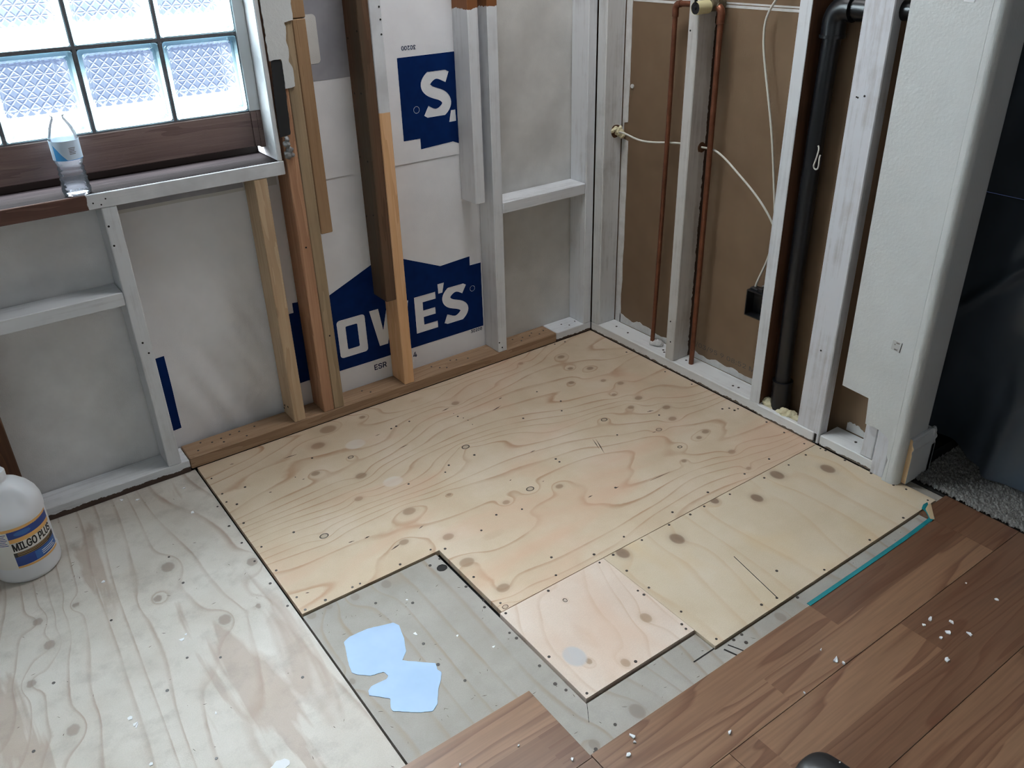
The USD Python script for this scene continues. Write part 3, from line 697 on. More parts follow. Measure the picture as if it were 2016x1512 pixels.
# laminate planks: rows across, each of printed strips
rl = np.random.default_rng(12)


def plank(x0, x1, y0, y1, splits, label=None):
    """One laminate board from y0 (far) to y1 (near); splits: lists of (strip far y, strip near y, [end joints])."""
    zt, v, f, tone = .002, [], [], []
    for ya, yb, joints in splits:
        xs = [x0] + sorted(j for j in joints if x0 < j < x1) + [x1]
        for xa, xb in zip(xs[:-1], xs[1:]):
            t = rl.uniform(.05, .95) if xa < -.75 else rl.uniform(0, .35)  # strips to the right get darker tones that stand in for dimmer light
            k = len(v)
            v += [(xa, yb, zt), (xb, yb, zt), (xb, ya, zt), (xa, ya, zt)]
            f.append((k, k + 1, k + 2, k + 3)); tone += [t] * 4
    for a, b in (((x0, y1), (x1, y1)), ((x1, y1), (x1, y0)), ((x1, y0), (x0, y0)), ((x0, y0), (x0, y1))):
        k = len(v)
        v += [(*a, zt - .008), (*b, zt - .008), (*b, zt), (*a, zt)]
        f.append((k, k + 1, k + 2, k + 3)); tone += [0.1] * 4
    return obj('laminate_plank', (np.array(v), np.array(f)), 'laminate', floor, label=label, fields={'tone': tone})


g = .0007
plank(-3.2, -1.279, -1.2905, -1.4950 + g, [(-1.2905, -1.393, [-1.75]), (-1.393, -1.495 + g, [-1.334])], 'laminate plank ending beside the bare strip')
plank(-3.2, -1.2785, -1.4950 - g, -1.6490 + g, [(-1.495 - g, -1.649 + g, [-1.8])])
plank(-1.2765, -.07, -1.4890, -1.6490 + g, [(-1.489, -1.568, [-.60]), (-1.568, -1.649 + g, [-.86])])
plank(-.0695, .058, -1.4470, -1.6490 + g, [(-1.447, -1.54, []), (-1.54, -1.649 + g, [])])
yy = -1.649
k = 0
while yy > -3.4:
    ends = [-3.2, [-.16, -2.2, -.75, -1.5][k % 4] - .9, [-1.6, -.2, -1.9, -.5][k % 4] + .4, .058]
    ends = sorted(e for e in ends if -3.2 <= e <= .058)
    for a, b in zip(ends[:-1], ends[1:]):
        if b - a > .1:
            j1 = [[-.483], [-.36], [-.8]][k % 3] + [rl.uniform(a, b)]
            j2 = [[-.487], [-.9], [-.2]][k % 3] + [rl.uniform(a, b)]
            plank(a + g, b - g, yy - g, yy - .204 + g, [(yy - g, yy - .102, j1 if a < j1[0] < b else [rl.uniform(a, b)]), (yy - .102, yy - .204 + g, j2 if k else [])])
    yy -= .204
    k += 1
obj('underlayment', slab(Polygon([(-.068, -1.488), (-.010, -1.443), (-.02, -1.441), (-.045, -1.448), (-.075, -1.480)]), .0035), 'card_tan', floor, label='torn tan underlayment scrap at the laminate corner', smooth=False)

# ------------------------------------------------------------------ wall on the left, with the window
wl = thing('wall_left', kind='structure')


def wrap_y(x, z):
    x, z = np.asarray(x, float), np.asarray(z, float)
    bay = np.exp(-((x + 1.36) / .17) ** 2) * np.clip((.78 - z) / .5, 0, 1)
    u = (x + 1.25) * 1.0 + (z - .05) * .42
    t = (x + 1.25) * -.35 + (z - .05)
    fold = meshkit.fbm(np.stack([u * 22, t * 3.0, 0 * x], -1), 3, 5)
    gen = meshkit.fbm(np.stack([x * 9, z * 4, 0 * x + 3], -1), 3, 8)
    quiet = np.exp(-((x + .80) / .42) ** 6)
    return np.minimum(.0895 + bay * .034 * fold + (1 - quiet * .8) * .009 * gen, .125)


def wrap_sheet(x0, x1, z0, z1, off, mat, label=None, step=.012):
    nx, nz = int((x1 - x0) / step) + 2, int((z1 - z0) / step) + 2
    gx, gz = np.meshgrid(np.linspace(x0, x1, nx), np.linspace(z0, z1, nz), indexing='ij')
    v = np.stack([gx, wrap_y(gx, gz) + off, gz], -1).reshape(-1, 3)
    i, j = [a.ravel() for a in np.meshgrid(np.arange(nx - 1), np.arange(nz - 1), indexing='ij')]
    q = np.stack([i * nz + j, (i + 1) * nz + j, (i + 1) * nz + j + 1, i * nz + j + 1], 1)
    return obj('house_wrap', (v, q), mat, wl, label=label, smooth=True)


obj('sheathing', cat(block(-3.55, 3.2, .128, .17, -.03, .823), block(-1.150, 3.2, .128, .17, .823, CEIL), block(-3.55, -2.23, .128, .17, .823, CEIL), block(-2.23, -1.150, .128, .17, 2.06, CEIL)), 'old_stud_brown', wl, smooth=False)
wrap_sheet(-3.5, -.44, -.01, .80, 0, 'wrap', 'lower course of white house wrap')
wrap_sheet(-1.150, -.44, .763, CEIL, -.0022, 'wrap', 'upper course of white house wrap')
wrap_sheet(-1.62, -1.150, .775, .823, -.0022, 'wrap_grey')
wrap_sheet(-2.02, -1.64, -.01, .823, -.004, 'wrap_dirty', 'house wrap smeared with white primer')
wrap_sheet(-.415, .0, -.01, CEIL, -.004, 'wrap_grey', 'house wrap painted over with grey-white primer')

PATCHES = True
# printed logo of the wrap: a gabled blue block with the lettering left white
S_ = letters('S', 1.0)


def ring_letter(w, h, t, r=.012):
    o = sbox(0, 0, w, h).buffer(-r).buffer(r)
    i = sbox(t, t * .9, w - t, h - t * .9).buffer(-.004).buffer(.004)
    return o.difference(i)


def stroke_s(w, h, t):
    from scipy.interpolate import CubicSpline
    p = np.array([(.90, .84), (.68, .93), (.40, .93), (.14, .76), (.24, .58), (.50, .49), (.76, .40), (.86, .24), (.60, .07), (.32, .07), (.06, .16)])
    tt = np.linspace(0, 1, len(p))
    c = CubicSpline(tt, p)(np.linspace(0, 1, 60)) * [w, h]
    g = LineString(c).buffer(t / 2, cap_style=2)
    return g.intersection(sbox(-.01, 0, w + .01, h))


LH = .137
logo_letters = [
    (affinity.translate(Polygon([(0, 0), (.078, 0), (.078, .03), (.033, .03), (.033, LH), (0, LH)]), -.292, .045)),
    affinity.translate(ring_letter(.103, LH, .030), -.197, .043),
    affinity.translate(Polygon([(0, LH), (.034, LH), (.045, .055), (.066, LH), (.084, LH), (.105, .055), (.116, LH), (.150, LH), (.124, 0), (.092, 0), (.075, .065), (.058, 0), (.026, 0)]), -.076, .046),
    affinity.translate(Polygon([(0, 0), (.088, 0), (.088, .026), (.033, .026), (.033, .055), (.082, .055), (.082, .080), (.033, .080), (.033, LH - .026), (.086, LH - .026), (.086, LH), (0, LH)]), .097, .049),
    affinity.translate(Polygon([(.001, .0), (.018, 0), (.027, .036), (.0, .036)]), .194, .175),
    affinity.translate(stroke_s(.100, LH, .034), .213, .050)]
block_shape = Polygon([(-.392, 0), (.392, 0), (.392, .247), (.332, .247), (.332, .281), (.211, .274), (0, .363), (-.211, .274), (-.332, .281), (-.332, .247), (-.392, .247)])
reg = Point(.338, .158).buffer(.011).difference(Point(.338, .158).buffer(.0092))
logo = block_shape.difference(unary_union(logo_letters)).difference(reg)


def drape(shape, off, flip=False, at=(0, 0), thick=.0004, step=.02):
    """Lays a printed shape onto the wrap."""
    if flip:
        shape = affinity.rotate(shape, 180, origin=(0, 0))
    shape = affinity.translate(shape, *at)
    m = slab(shape, thick)
    v, f = trimesh.remesh.subdivide_to_size(m.vertices, m.faces, step, max_iter=9)
    v = np.array(v)
    return trimesh.Trimesh(np.stack([v[:, 0], wrap_y(v[:, 0], v[:, 1]) + off - v[:, 2] - .0003, v[:, 1]], 1), np.array(f)[:, ::-1], process=False)


R_ = affinity.translate(affinity.scale(unary_union([sbox(0, 0, .2, 1), ring_letter(.6, .55, .16).buffer(0).union(Polygon()) if False else sbox(0, .8, .6, 1), sbox(0, .42, .6, .58), sbox(.45, .42, .6, 1), Polygon([(.2, .45), (.4, .45), (.65, 0), (.43, 0)])]), .010, .011, origin=(0, 0)), .3345, .1525)
low = (-.828, .118)
clip_low = unary_union([sbox(-1.4, -.1, -.45, .8)])
obj('printed_logo', drape(affinity.translate(logo, *low).intersection(clip_low), 0), 'ink_blue', wl, label='blue gabled logo printed upright on the house wrap', smooth=False)
obj('printed_mark', drape(R_, 0, at=low), 'wrap', wl, smooth=False) if False else None
up = affinity.translate(affinity.rotate(unary_union([logo]), 180, origin=(0, 0)), -.328, 1.081)
obj('printed_logo', drape(up.intersection(sbox(-.8, .5, -.45, 1.4)), -.0022), 'ink_blue', wl, label='upside-down part of the same blue logo higher on the wrap', smooth=False)
far_logo = affinity.translate(block_shape, -1.59 - .392 + .022, .094)
obj('printed_logo', drape(far_logo.intersection(sbox(-1.66, 0, -1.2, .8)), 0), 'ink_blue', wl, label='sliver of another blue print beside the white stud', smooth=False)


obj('wrap_tape', drape(sbox(-1.034, 1.046, -.872, 1.30), -.0022), 'tape_grey', wl, label='grey-blue band of translucent tape across the wrap', smooth=False)
obj('wrap_patch', drape(sbox(-1.034, 1.092, -.966, 1.222).buffer(-.012).buffer(.012), -.0027), 'wrap_grey', wl, label='pale rounded patch on the grey-blue tape', smooth=False)
obj('wrap_tape', drape(sbox(-1.606, .785, -1.25, .822), -.0030), 'tape_grey', wl, label='strip of grey tape under the sill', smooth=False)


def print_text(text, height, x, z, off, flip=False, mat='ink_navy'):
    m = letters(text, height)
    v = m.vertices * [1, 1, .3]
    if flip:
        v = v * [-1, -1, 1]
    v = v + [x, z, 0]
    return trimesh.Trimesh(np.stack([v[:, 0], wrap_y(v[:, 0], v[:, 1]) + off - v[:, 2] - .0003, v[:, 1]], 1), m.faces[:, ::-1], process=False)


obj('printed_text', cat(print_text('ESR', .0195, -.910, .080, 0), print_text('4', .0195, -.755, .080, 0)), 'ink_navy', wl, label='navy printed code on the wrap', smooth=False)
obj('printed_text', print_text('30200', .0115, -.507, .103, 0), 'ink_navy', wl, label='navy printed number on the wrap', smooth=False)
obj('printed_text', print_text('30200', .0115, -.652, 1.1125, -.0022, flip=True), 'ink_navy', wl, label='upside-down navy printed number', smooth=False)

D = .0885   # depth of the studs


def stud(name, x0, x1, z0, z1, mat, label=None, y0=0.0, y1=D, parent=wl):
    return obj(name, slices(block(x0, x1, y0, y1, z0, z1, .0022), .25), mat, parent, label=label, smooth=False)


H = .038
stud('bottom_plate', -3.5, -1.5875, -.006, .033, 'paint_plate', 'white painted bottom plate with peeled lower edge') if False else obj('bottom_plate', block(-3.5, -1.5875, .0, D, -.006, .034, .002), 'paint_plate', wl, label='white painted bottom plate with its lower edge peeled bare', smooth=False)
obj('bottom_plate', block(-1.5855, -.174, 0, D, .0004, H, .0025), 'plate_wood', wl, label='new bare-wood bottom plate', smooth=False)
obj('bottom_plate', block(-.1725, .0, 0, D, .0004, H, .0025), 'paint_plate', wl, label='short white end of the old bottom plate in the corner', smooth=False)
nails = []
for x, y in [(-1.53, .07), (-1.50, .05), (-1.47, .055), (-1.44, .06), (-1.41, .06), (-1.36, .06), (-1.55, .03), (-1.47, .03), (-1.40, .02), (-.98, .055), (-.96, .03), (-.70, .06), (-.68, .035), (-.66, .02), (-.60, .05), (-.62, .06), (-.56, .035), (-.34, .06), (-.32, .03), (-.30, .05), (-.27, .045), (-.25, .06), (-.23, .035), (-.20, .05), (-.11, .05), (-.09, .025), (-.05, .04)]:
    nails.append(trimesh.creation.cylinder(radius=.0032, height=.001, sections=10).apply_translation((x, y, H + .0002)))
obj('screws', cat(*nails), 'screw_dark', wl, label='dark screw heads in the bottom plate', kind='stuff', smooth=False)

stud('stud', -2.050, -2.0115, -.006, .823, 'old_stud_brown', 'dark brown bare stud beside the jug')
stud('stud', -1.648, -1.610, .034, .8225, 'paint_z', 'white cripple stud under the window sill')
obj('blocking', slices(block(-2.0110, -1.6485, 0.001, D, .556, .594, .002), .25), 'paint_x', wl, label='white blocking under the window', smooth=False)
stud('stud', -1.247, -1.209, H, .8225, 'pine', 'yellow knotty pine stud under the end of the sill')
stud('stud', -1.1445, -1.1085, H, CEIL, 'pine_red', 'reddish-brown stud, first of the tripled group')
stud('stud', -1.1078, -1.0722, H, CEIL, 'pine_grey', 'grey-stained stud in the middle of the tripled group')
stud('stud', -1.0715, -1.0335, .628, 1.221, 'pine_tan', 'short tan stud nailed beside the grey-stained one')
stud('stud', -1.0700, -1.0325, 1.2225, CEIL, 'pine_tan', 'upper tan stud above the joint')
stud('stud', -.8805, -.8435, .357, CEIL, 'pine_brown', 'brown stud piece cut short above the logo')
stud('stud', -.8425, -.8045, H, CEIL, 'pine_orange', 'orange-brown stud painted white near its top')
stud('stud', -.5170, -.4790, .610, CEIL, 'paint_chipped_top', 'white stud piece ending in mid-wall')
stud('stud', -.4460, -.4080, H, CEIL, 'paint_chipped_top', 'white stud with chipped foot beside the blue logo')
obj('blocking', slices(block(-.4075, -.0395, .001, D, .556, .596, .003), .2), 'paint_x', wl, label='white blocking between the stud and the corner', smooth=False)
stud('stud', -.0390, -.0012, H, CEIL, 'paint_z', 'white corner stud')
# flat bits left on the tripled studs
obj('roofing_felt', slices(place(slab(ragged([(-1.153, .925), (-1.122, .930), (-1.119, 1.02), (-1.118, 1.12), (-1.124, 1.128), (-1.147, 1.126), (-1.154, 1.0)], .0008, .006, 2), .003), *ON_LEFT, (0, -.0005, 0)), .05), 'felt_black', wl, label='black strip of roofing felt beside the window jamb', smooth=False)
obj('drywall_scrap', place(slab(ragged([(-1.152, 1.126), (-1.119, 1.126), (-1.118, 1.05), (-1.090, 1.053), (-1.089, 1.10), (-1.098, 1.12), (-1.093, 1.15), (-1.099, 1.172), (-1.092, 1.205), (-1.097, 1.216), (-1.070, 1.219), (-1.070, CEIL), (-1.152, CEIL)], .0012, .006, 7), .004), *ON_LEFT, (0, -.0008, 0)), 'drywall_white', wl, label='torn white drywall remnant above the felt', smooth=False)
# the wall above the window
obj('header', block(-3.5, -1.150, 0, .112, 2.06, CEIL), 'paint_x', wl, smooth=False)

win = thing('window_1', kind='structure')
GY = .077
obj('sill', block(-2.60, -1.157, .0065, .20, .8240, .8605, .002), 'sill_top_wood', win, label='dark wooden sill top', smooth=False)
obj('sill_edge', slices(block(-2.60, -1.153, -.001, .0060, .8232, .8612, .0015), .15), 'sill_front', win, label='sill edge, brown at one end and painted white for the rest', smooth=False)
obj('bottom_rail', slices(block(-2.60, -1.2000, GY - .002, .105, .8955, .9890, .002), .3), 'rail_wood', win, label='brown wooden rail under the glass blocks', smooth=False)
obj('rail_end', block(-1.1988, -1.1830, GY - .002, .105, .8955, .9900, .001), 'rail_wood', win, smooth=False)
obj('rail_end', block(-1.1822, -1.1680, GY - .0005, .105, .8900, .9905, .001), 'rail_wood', win, smooth=False)
obj('sill_back', block(-2.60, -1.165, .150, .16, .8605, .8955), 'void_dark', win, smooth=False)
obj('jamb', slices(cat(block(-1.1690, -1.1555, .0, .150, .8612, 2.06, .003)), .2), 'trim_white', win, label='white painted jamb', smooth=False)
obj('jamb_stop', block(-1.2010, -1.1692, GY - .003, .150, .9910, 2.06, .002), 'trim_white', win, smooth=False)
obj('outer_frame', cat(block(-2.62, -2.235, -.0, .16, .8612, 2.06), block(-2.235, -1.15, .0, .16, 2.010, 2.06)), 'trim_white', win, smooth=False)
# mortar grid
COLS, ROWS = range(-3, 2), range(0, 5)
bars = []
hw = .0045
for c in range(-3, 3):
    x = X0 + c * MOD
    bars.append(block(x - hw, x + hw, GY, GY + .078, Z0 - .004, Z0 + 5 * MOD, .001) if c < 2 else block(x - hw, -1.2015, GY, GY + .078, Z0 - .004, Z0 + 5 * MOD, .001))
for r_ in range(0, 6):
    z = Z0 + r_ * MOD
    bars.append(block(X0 - 3 * MOD, X0 + 2 * MOD, GY + .0004, GY + .0776, z - hw - (.002 if r_ == 0 else 0), z + hw, .001))
obj('mortar', cat(*bars), 'mortar', win, label='dark mortar joints between the glass blocks', smooth=False)


def hollow(loops):
    """Joins square loops (half width, half height low, half height high, y) one after another."""
    v, f = [], []
    for hx, hl, hh, y in loops:
        rr = min(.008, hx * .1)
        ring = []
        for cx_, cz_, a0 in ((hx - rr, hh - rr, 0), (-hx + rr, hh - rr, 90), (-hx + rr, -hl + rr, 180), (hx - rr, -hl + rr, 270)):
            for t in np.radians(np.linspace(a0, a0 + 90, 4)):
                ring.append((cx_ + rr * math.cos(t), y, cz_ + rr * math.sin(t)))
        v += ring
    n = 16
    for i in range(len(loops) - 1):
        for j in range(n):
            k = (j + 1) % n
            f += [[i * n + j, (i + 1) * n + j, (i + 1) * n + k], [i * n + j, (i + 1) * n + k, i * n + k]]
    return np.array(v), np.array(f)


hb = MOD / 2 - hw - .0003
for c in COLS:
    for r_ in ROWS:
        cx_, cz_ = X0 + (c + .5) * MOD, Z0 + (r_ + .5) * MOD
        t = UsdGeom.Xform.Define(stage, path_of('glass_block', win)).GetPrim()
        v, f = hollow([(hb, hb, hb, .070 + GY), (hb, hb, hb, GY + .001), (hb - .002, hb - .002, hb - .002, GY - .001), (hb - .010, hb - .010, hb - .010, GY + .001), (hb - .016, hb - .016, hb - .016, GY + .009)])
        obj('rim', (v + [cx_, 0, cz_], f), 'block_edge', t, smooth=25)
        h2 = hb - .0155
        pv = np.array([(cx_ - h2, GY + .0085, cz_ - h2), (cx_ + h2, GY + .0085, cz_ - h2), (cx_ + h2, GY + .0085, cz_ + h2), (cx_ - h2, GY + .0085, cz_ + h2)])
        obj('pane', (pv, np.array([[0, 1, 2], [0, 2, 3]])), 'block_pane', t, smooth=False)
        v, f = hollow([(h2 + .006, h2 + .006, h2 + .006, GY + .012), (h2, h2 - .012, h2 + .002, GY + .04), (h2 - .006, h2 - .030, h2 - .002, GY + .072)])
        obj('inner_wall', (v + [cx_, 0, cz_], f), 'block_wall', t, smooth=40)

# ------------------------------------------------------------------ wall on the right
wr = thing('wall_right', kind='structure')


def rstud(x0, x1, y0, y1, z0, z1, mat, label=None, name='stud'):
    return obj(name, slices(block(x0, x1, y0, y1, z0, z1, .0025), .25), mat, wr, label=label, smooth=False)


XB = .0895
obj('back_drywall', block(XB, XB + .0127, -1.30, .10, -.02, CEIL), 'paper_brown', wr, label='bare brown paper back of the drywall behind the studs', smooth=False)
# bottom plate: whole to the third stud, only its front lip in the drain pipe's bay
obj('bottom_plate', slices(block(0, XB - .004, -.834, -.001, .0004, H, .0025), .2), 'paint_plate_y', wr, label='white painted bottom plate with chipped front edge', smooth=False)
obj('bottom_plate', slices(block(-.0035, .012, -1.0500, -.8300, .0004, H - .001, .0025), .2), 'paint_plate_y', wr, label='front lip of the plate below the black drain pipe', smooth=False)
obj('bottom_plate', slices(block(.0, XB - .004, -1.300, -1.0700, .0004, H - .002, .0025), .2), 'paint_plate_y', wr, label='bottom plate below the cut drywall', smooth=False)
obj('pipe_opening', block(.0132, XB - .0005, -.984, -.835, -.010, .010), 'ply_edge', wr, label='dusty hollow around the drain pipe foot', smooth=False)
pn = []
for x, y in [(.045, -.10), (.04, -.17), (.04, -.36), (.030, -.375), (.045, -.47), (.03, -.70), (.035, -.72), (.05, -1.16)]:
    pn.append(trimesh.creation.cylinder(radius=.0042, height=.001, sections=10).apply_translation((x, y, H + (.0002 if y > -1 else -.0018))))
obj('screws', cat(*pn), 'screw_dark', wr, label='dark screw heads in the plate', kind='stuff', smooth=False)
rstud(.0, XB - .006, -.0460, -.0015, H, CEIL, 'paint_z_dirty', 'white corner stud with a foamed cable hole')
rstud(.0, XB, -.4470, -.4075, H, CEIL, 'paint_deep', 'white stud behind the shower valve')
rstud(.0, .0030, -.8345, -.7960, H, CEIL, 'paint_z', 'white face of the stud beside the black drain pipe', name='stud_face')
rstud(.0032, XB, -.8340, -.7965, H, CEIL, 'old_stud_brown', 'dark brown unpainted side of that stud')
rstud(.0, .040, -1.0670, -.9840, .001, CEIL, 'paint_pink', 'broad white stud turned flat')
rstud(.0, .080, -1.2460, -1.2075, H, .60, 'paint_pink', 'cracked white stud foot under the drywall')
rstud(-.002, .080, -1.2900, -1.2480, -.004, .60, 'paint_pink', 'cracked white stud foot at the wall end')
obj('notch', block(-.0010, .002, -1.0585, -1.0505, .004, .034), 'void_dark', wr, smooth=False)
for y_, z_ in ((-.062, .769), (-.4478, .787)):
    pass
obj('cable_hole', place(slab(ragged([(.4477, .0)] and [(.030 + .018 * math.cos(t), .787 + .016 * math.sin(t)) for t in np.linspace(0, 6.28, 16)[:-1]], .002, .004, 3), .0012), (1, 0, 0), (0, 0, 1), (0, -1, 0), (.028, -.4465, .0)), 'old_stud_brown', wr, label='rough dark hole the cable passes through', smooth=False)
obj('cable_hole', place(slab(ragged([(.055 + .022 * math.cos(t), .775 + .022 * math.sin(t)) for t in np.linspace(0, 6.28, 16)[:-1]], .002, .004, 4), .0012), (1, 0, 0), (0, 0, 1), (0, -1, 0), (.0, -.0455, .0)), 'old_stud_brown', wr, label='rough dark hole filled with foam', smooth=False)
# joint compound smeared along edges of the brown drywall
edge = [(.044, .03)] + [(.070 + .0035 * math.sin(3.1 * z) + .004 * float(meshkit.noise(np.array([z * 14, 1, 2]))), z) for z in np.linspace(.03, .74, 24)] + [(.052, .745), (.052, .80), (.071, .805)] + \
       [(.071 + .004 * float(meshkit.noise(np.array([z * 14, 5, 2]))), z) for z in np.linspace(.81, 2.0, 24)] + [(.044, 2.0)]
obj('joint_compound', place(slab(Polygon(edge).buffer(0), .0022), *ON_RIGHT, (XB + .0005, 0, 0)), 'mud', wr, label='strip of joint compound in the corner', smooth=False)


def smear(y0, y1, h0, h1, seed):
    t = np.linspace(0, 1, 40)
    top = .038 + h0 + (h1 - h0) * t + (np.array([float(meshkit.fbm(np.array([q * 9 + seed, seed, 0.]), 3)) for q in t]) - .5) * .022
    p = [(-(y0 + (y1 - y0) * q), z) for q, z in zip(t, top)]
    return place(slab(Polygon(p + [(-y1, .037), (-y0, .037)]).buffer(0), .0022), *ON_RIGHT, (XB + .0005, 0, 0))


obj('joint_compound', smear(-.07, -.405, .030, .022, 2), 'mud', wr, label='white compound along the foot of the first brown bay', smooth=False)
obj('joint_compound', smear(-.45, -.795, .020, .024, 5), 'mud', wr, label='white compound along the foot of the bay with the stamped date', smooth=False)
obj('joint_compound', smear(-1.10, -1.205, .028, .020, 9), 'mud', wr, label='white compound in the bay beside the cut drywall', smooth=False)
for z0, h in ((1.1965, .0075), (1.2065, .005)):
    obj('seam_ridge', place(slab(Polygon([(.074, z0 - .002), (1.1, z0 + .002), (1.1, z0 + h + .002), (.074, z0 + h - .002)]), .0012), *ON_RIGHT, (XB + .0003, 0, 0)), 'mud', wr, smooth=False)
obj('plaster_blob', place(slab(ragged([(.087 + .007 * math.cos(t), .928 + .007 * math.sin(t)) for t in np.linspace(0, 6.28, 10)[:-1]], .001, .003, 5), .004), *ON_RIGHT, (XB, 0, 0)), 'mud', wr, smooth=False)
# stamped date on the drywall paper
tm = letters('/03/95 9 08:52 M', .0165, False)
tm = trimesh.Trimesh(tm.vertices * [(.735 - .468) / (tm.bounds[1][0]), 1, .3], tm.faces, process=False)
obj('printed_text', place(tm, *ON_RIGHT, (XB - .0001, -.468, .082)), 'ink_grey', wr, label='faint grey date stamped on the brown paper', smooth=False)
# finished drywall at the wall's end with its rounded corner
panel = Polygon([(1.111, CEIL), (1.1125, 1.117), (1.116, .693), (1.120, .236), (1.206, .231), (1.212, .150), (1.257, .150), (1.285, .136), (1.290, .128), (1.293, .085), (1.2985, .070), (1.296, .040), (1.293, .0), (1.3045, .0), (1.3045, CEIL)])
obj('drywall_panel', place(slab(panel, .0125), *ON_RIGHT, (-.0002, 0, 0)), 'drywall_white', wr, label='white textured drywall with ragged cut lower edge', smooth=False)
R = .021
out = [(-.0127, -1.3050)] + [(-.0127 + R - R * math.cos(t), -1.3145 - R * math.sin(t)) for t in np.linspace(0, np.pi / 2, 10)] + [(.094 + R * math.sin(t), -1.3355 + R - R * math.cos(t)) for t in np.linspace(0, np.pi / 2, 8)] + [(.115, -1.25), (.1025, -1.25), (.1025, -1.322), (.002, -1.322), (-.0002, -1.3050)]
cap = slab(Polygon(out).buffer(0), CEIL - .001)
obj('end_cap', slices(cap, .4), 'drywall_white', wr, label='rounded white drywall corner at the wall end', smooth=35)
obj('end_core', block(.003, .1022, -1.3215, -1.3005, .001, CEIL), 'pine_brown', wr, smooth=False)
# baseboard on the wall's end
bb = thing('baseboard_right', kind='structure')
prof = Polygon([(0, .004), (.0145, .004), (.0145, .100), (.0125, .106), (.0125, .112), (.0155, .118), (.0150, .124), (.0100, .132), (.0085, .139), (.0095, .143), (.0060, .149), (0, .149)])
obj('board', place(slab(prof, .118), (0, -1, 0), (0, 0, 1), (1, 0, 0), (.0145, -1.3360, 0)), 'trim_white', bb, label='white moulded baseboard', smooth=30)
obj('cut_end', place(slab(prof.buffer(-.0004), .0008), (0, -1, 0), (0, 0, 1), (1, 0, 0), (.0140, -1.3360, 0)), 'wood_cut', bb, label='bare tan saw-cut end', smooth=False)
obj('return_board', place(slab(prof, .40), (1, 0, 0), (0, 0, 1), (0, -1, 0), (.1155, -.9505, 0)), 'trim_white', bb, smooth=30)

def dots(points, axis, r=.0028):
    ms = []
    for p in points:
        c = trimesh.creation.cylinder(radius=r, height=.0008, sections=8)
        if axis != 'z':
            c.apply_transform(trimesh.transformations.rotation_matrix(np.pi / 2, (0, 1, 0) if axis == 'x' else (1, 0, 0)))
        ms.append(c.apply_translation(p))
    return cat(*ms)


obj('nail_holes', cat(dots([(-1.641, -.0003, .774), (-1.632, -.0003, .44), (-1.623, -.0003, .406), (-1.640, -.0003, .722), (-.811, -.0003, 1.234), (-.81, -.0003, 1.201), (-.811, -.0003, 1.162), (-.442, -.0003, .078), (-.430, -.0003, .055), (-1.125, -.0003, .60), (-1.09, -.0003, .30)], 'y'),
                      dots([(-1.663, -.0015, .839), (-1.645, -.0015, .832), (-1.632, -.0015, .845)], 'y', .002),
                      dots([(-.8808, .074, 1.152), (-.8808, .012, 1.175), (-.8808, .070, 1.001), (-.8808, .026, 1.006), (-.8808, .079, .813), (-.8808, .030, .808), (-.8808, .078, .627), (-.8808, .030, .641)], 'x'),
                      dots([(-1.2473, .080, .056), (-1.2473, .072, .070), (-1.2473, .043, .077)], 'x', .0035)), 'void_dark', wl, label='small dark nail holes in the studs', kind='stuff', smooth=False)
obj('nail_holes', cat(dots([(-.0003, -1.027, 1.026), (-.0003, -1.025, .307), (-.0003, -.418, 1.136), (-.0003, -.423, .187), (-.0003, -.430, .11)], 'x'), dots([(-.0003, -1.005, 1.021), (-.0003, -1.009, 1.020)], 'x', .0022)), 'void_dark', wr, label='small dark nail holes in the white studs', kind='stuff', smooth=False)
plain('sticker_grey', (.50, .50, .49), .6)
plain('flashing_grey', (.20, .20, .20), .35)
# ------------------------------------------------------------------ things
# shower valve with its copper supply pipes
sv = thing('shower_valve', 'shower valve with cream cap on two copper pipes running down to the floor plate', 'plumbing', loc=(.045, -.40, H))
PR = .0080
obj('copper_pipe', tube([(.045, -.2965, .030), (.045, -.304, .40), (.045, -.3085, 1.178)], PR, 14, 30), 'copper', sv)
obj('copper_pipe', tube([(.040, -.4985, .030), (.044, -.4960, .40), (.045, -.4925, 1.172)], .0090, 14, 30), 'copper', sv)
ar = [(.045, -.3085, 1.165), (.045, -.3085, 1.183), (.045, -.3110, 1.194), (.045, -.3190, 1.200), (.045, -.330, 1.202)]
obj('elbow', cat(tube(ar, .0105, 14, 20)), 'copper', sv)
obj('cross_pipe', tube([(.045, -.326, 1.202), (.045, -.43, 1.206)], .0088, 14), 'copper', sv)
ar = [(.045, -.4925, 1.155), (.045, -.4925, 1.178), (.045, -.4900, 1.192), (.045, -.482, 1.199), (.045, -.47, 1.202)]
obj('elbow', tube(ar, .0120, 14, 20), 'copper', sv, label='elbow with bright worn patch')
bodyv = cat(trimesh.creation.cylinder(radius=.019, height=.055, sections=20).apply_transform(trimesh.transformations.rotation_matrix(np.pi / 2, (0, 1, 0))).apply_translation((.050, -.462, 1.207)),
            block(.034, .060, -.485, -.448, 1.190, 1.224, .004), trimesh.creation.cylinder(radius=.012, height=.05, sections=16).apply_translation((.05, -.466, 1.235)),
            trimesh.creation.cylinder(radius=.0105, height=.05, sections=12).apply_transform(trimesh.transformations.rotation_matrix(np.pi / 2, (1, 0, 0))).apply_translation((.045, -.462, 1.204)))
obj('valve_body', bodyv, 'brass_dull', sv, label='dull brass valve body')
AX = np.array([-.985, .06, -.03]); AX /= np.linalg.norm(AX)
ez = AX; ex = np.cross((0, 0, 1), ez); ex /= np.linalg.norm(ex); ey = np.cross(ez, ex)
cp = lathe([(0.001, 0), (.0185, 0), (.0185, .042), (.0180, .050), (.0172, .050), (.0168, .046), (.001, .046)], n=32)
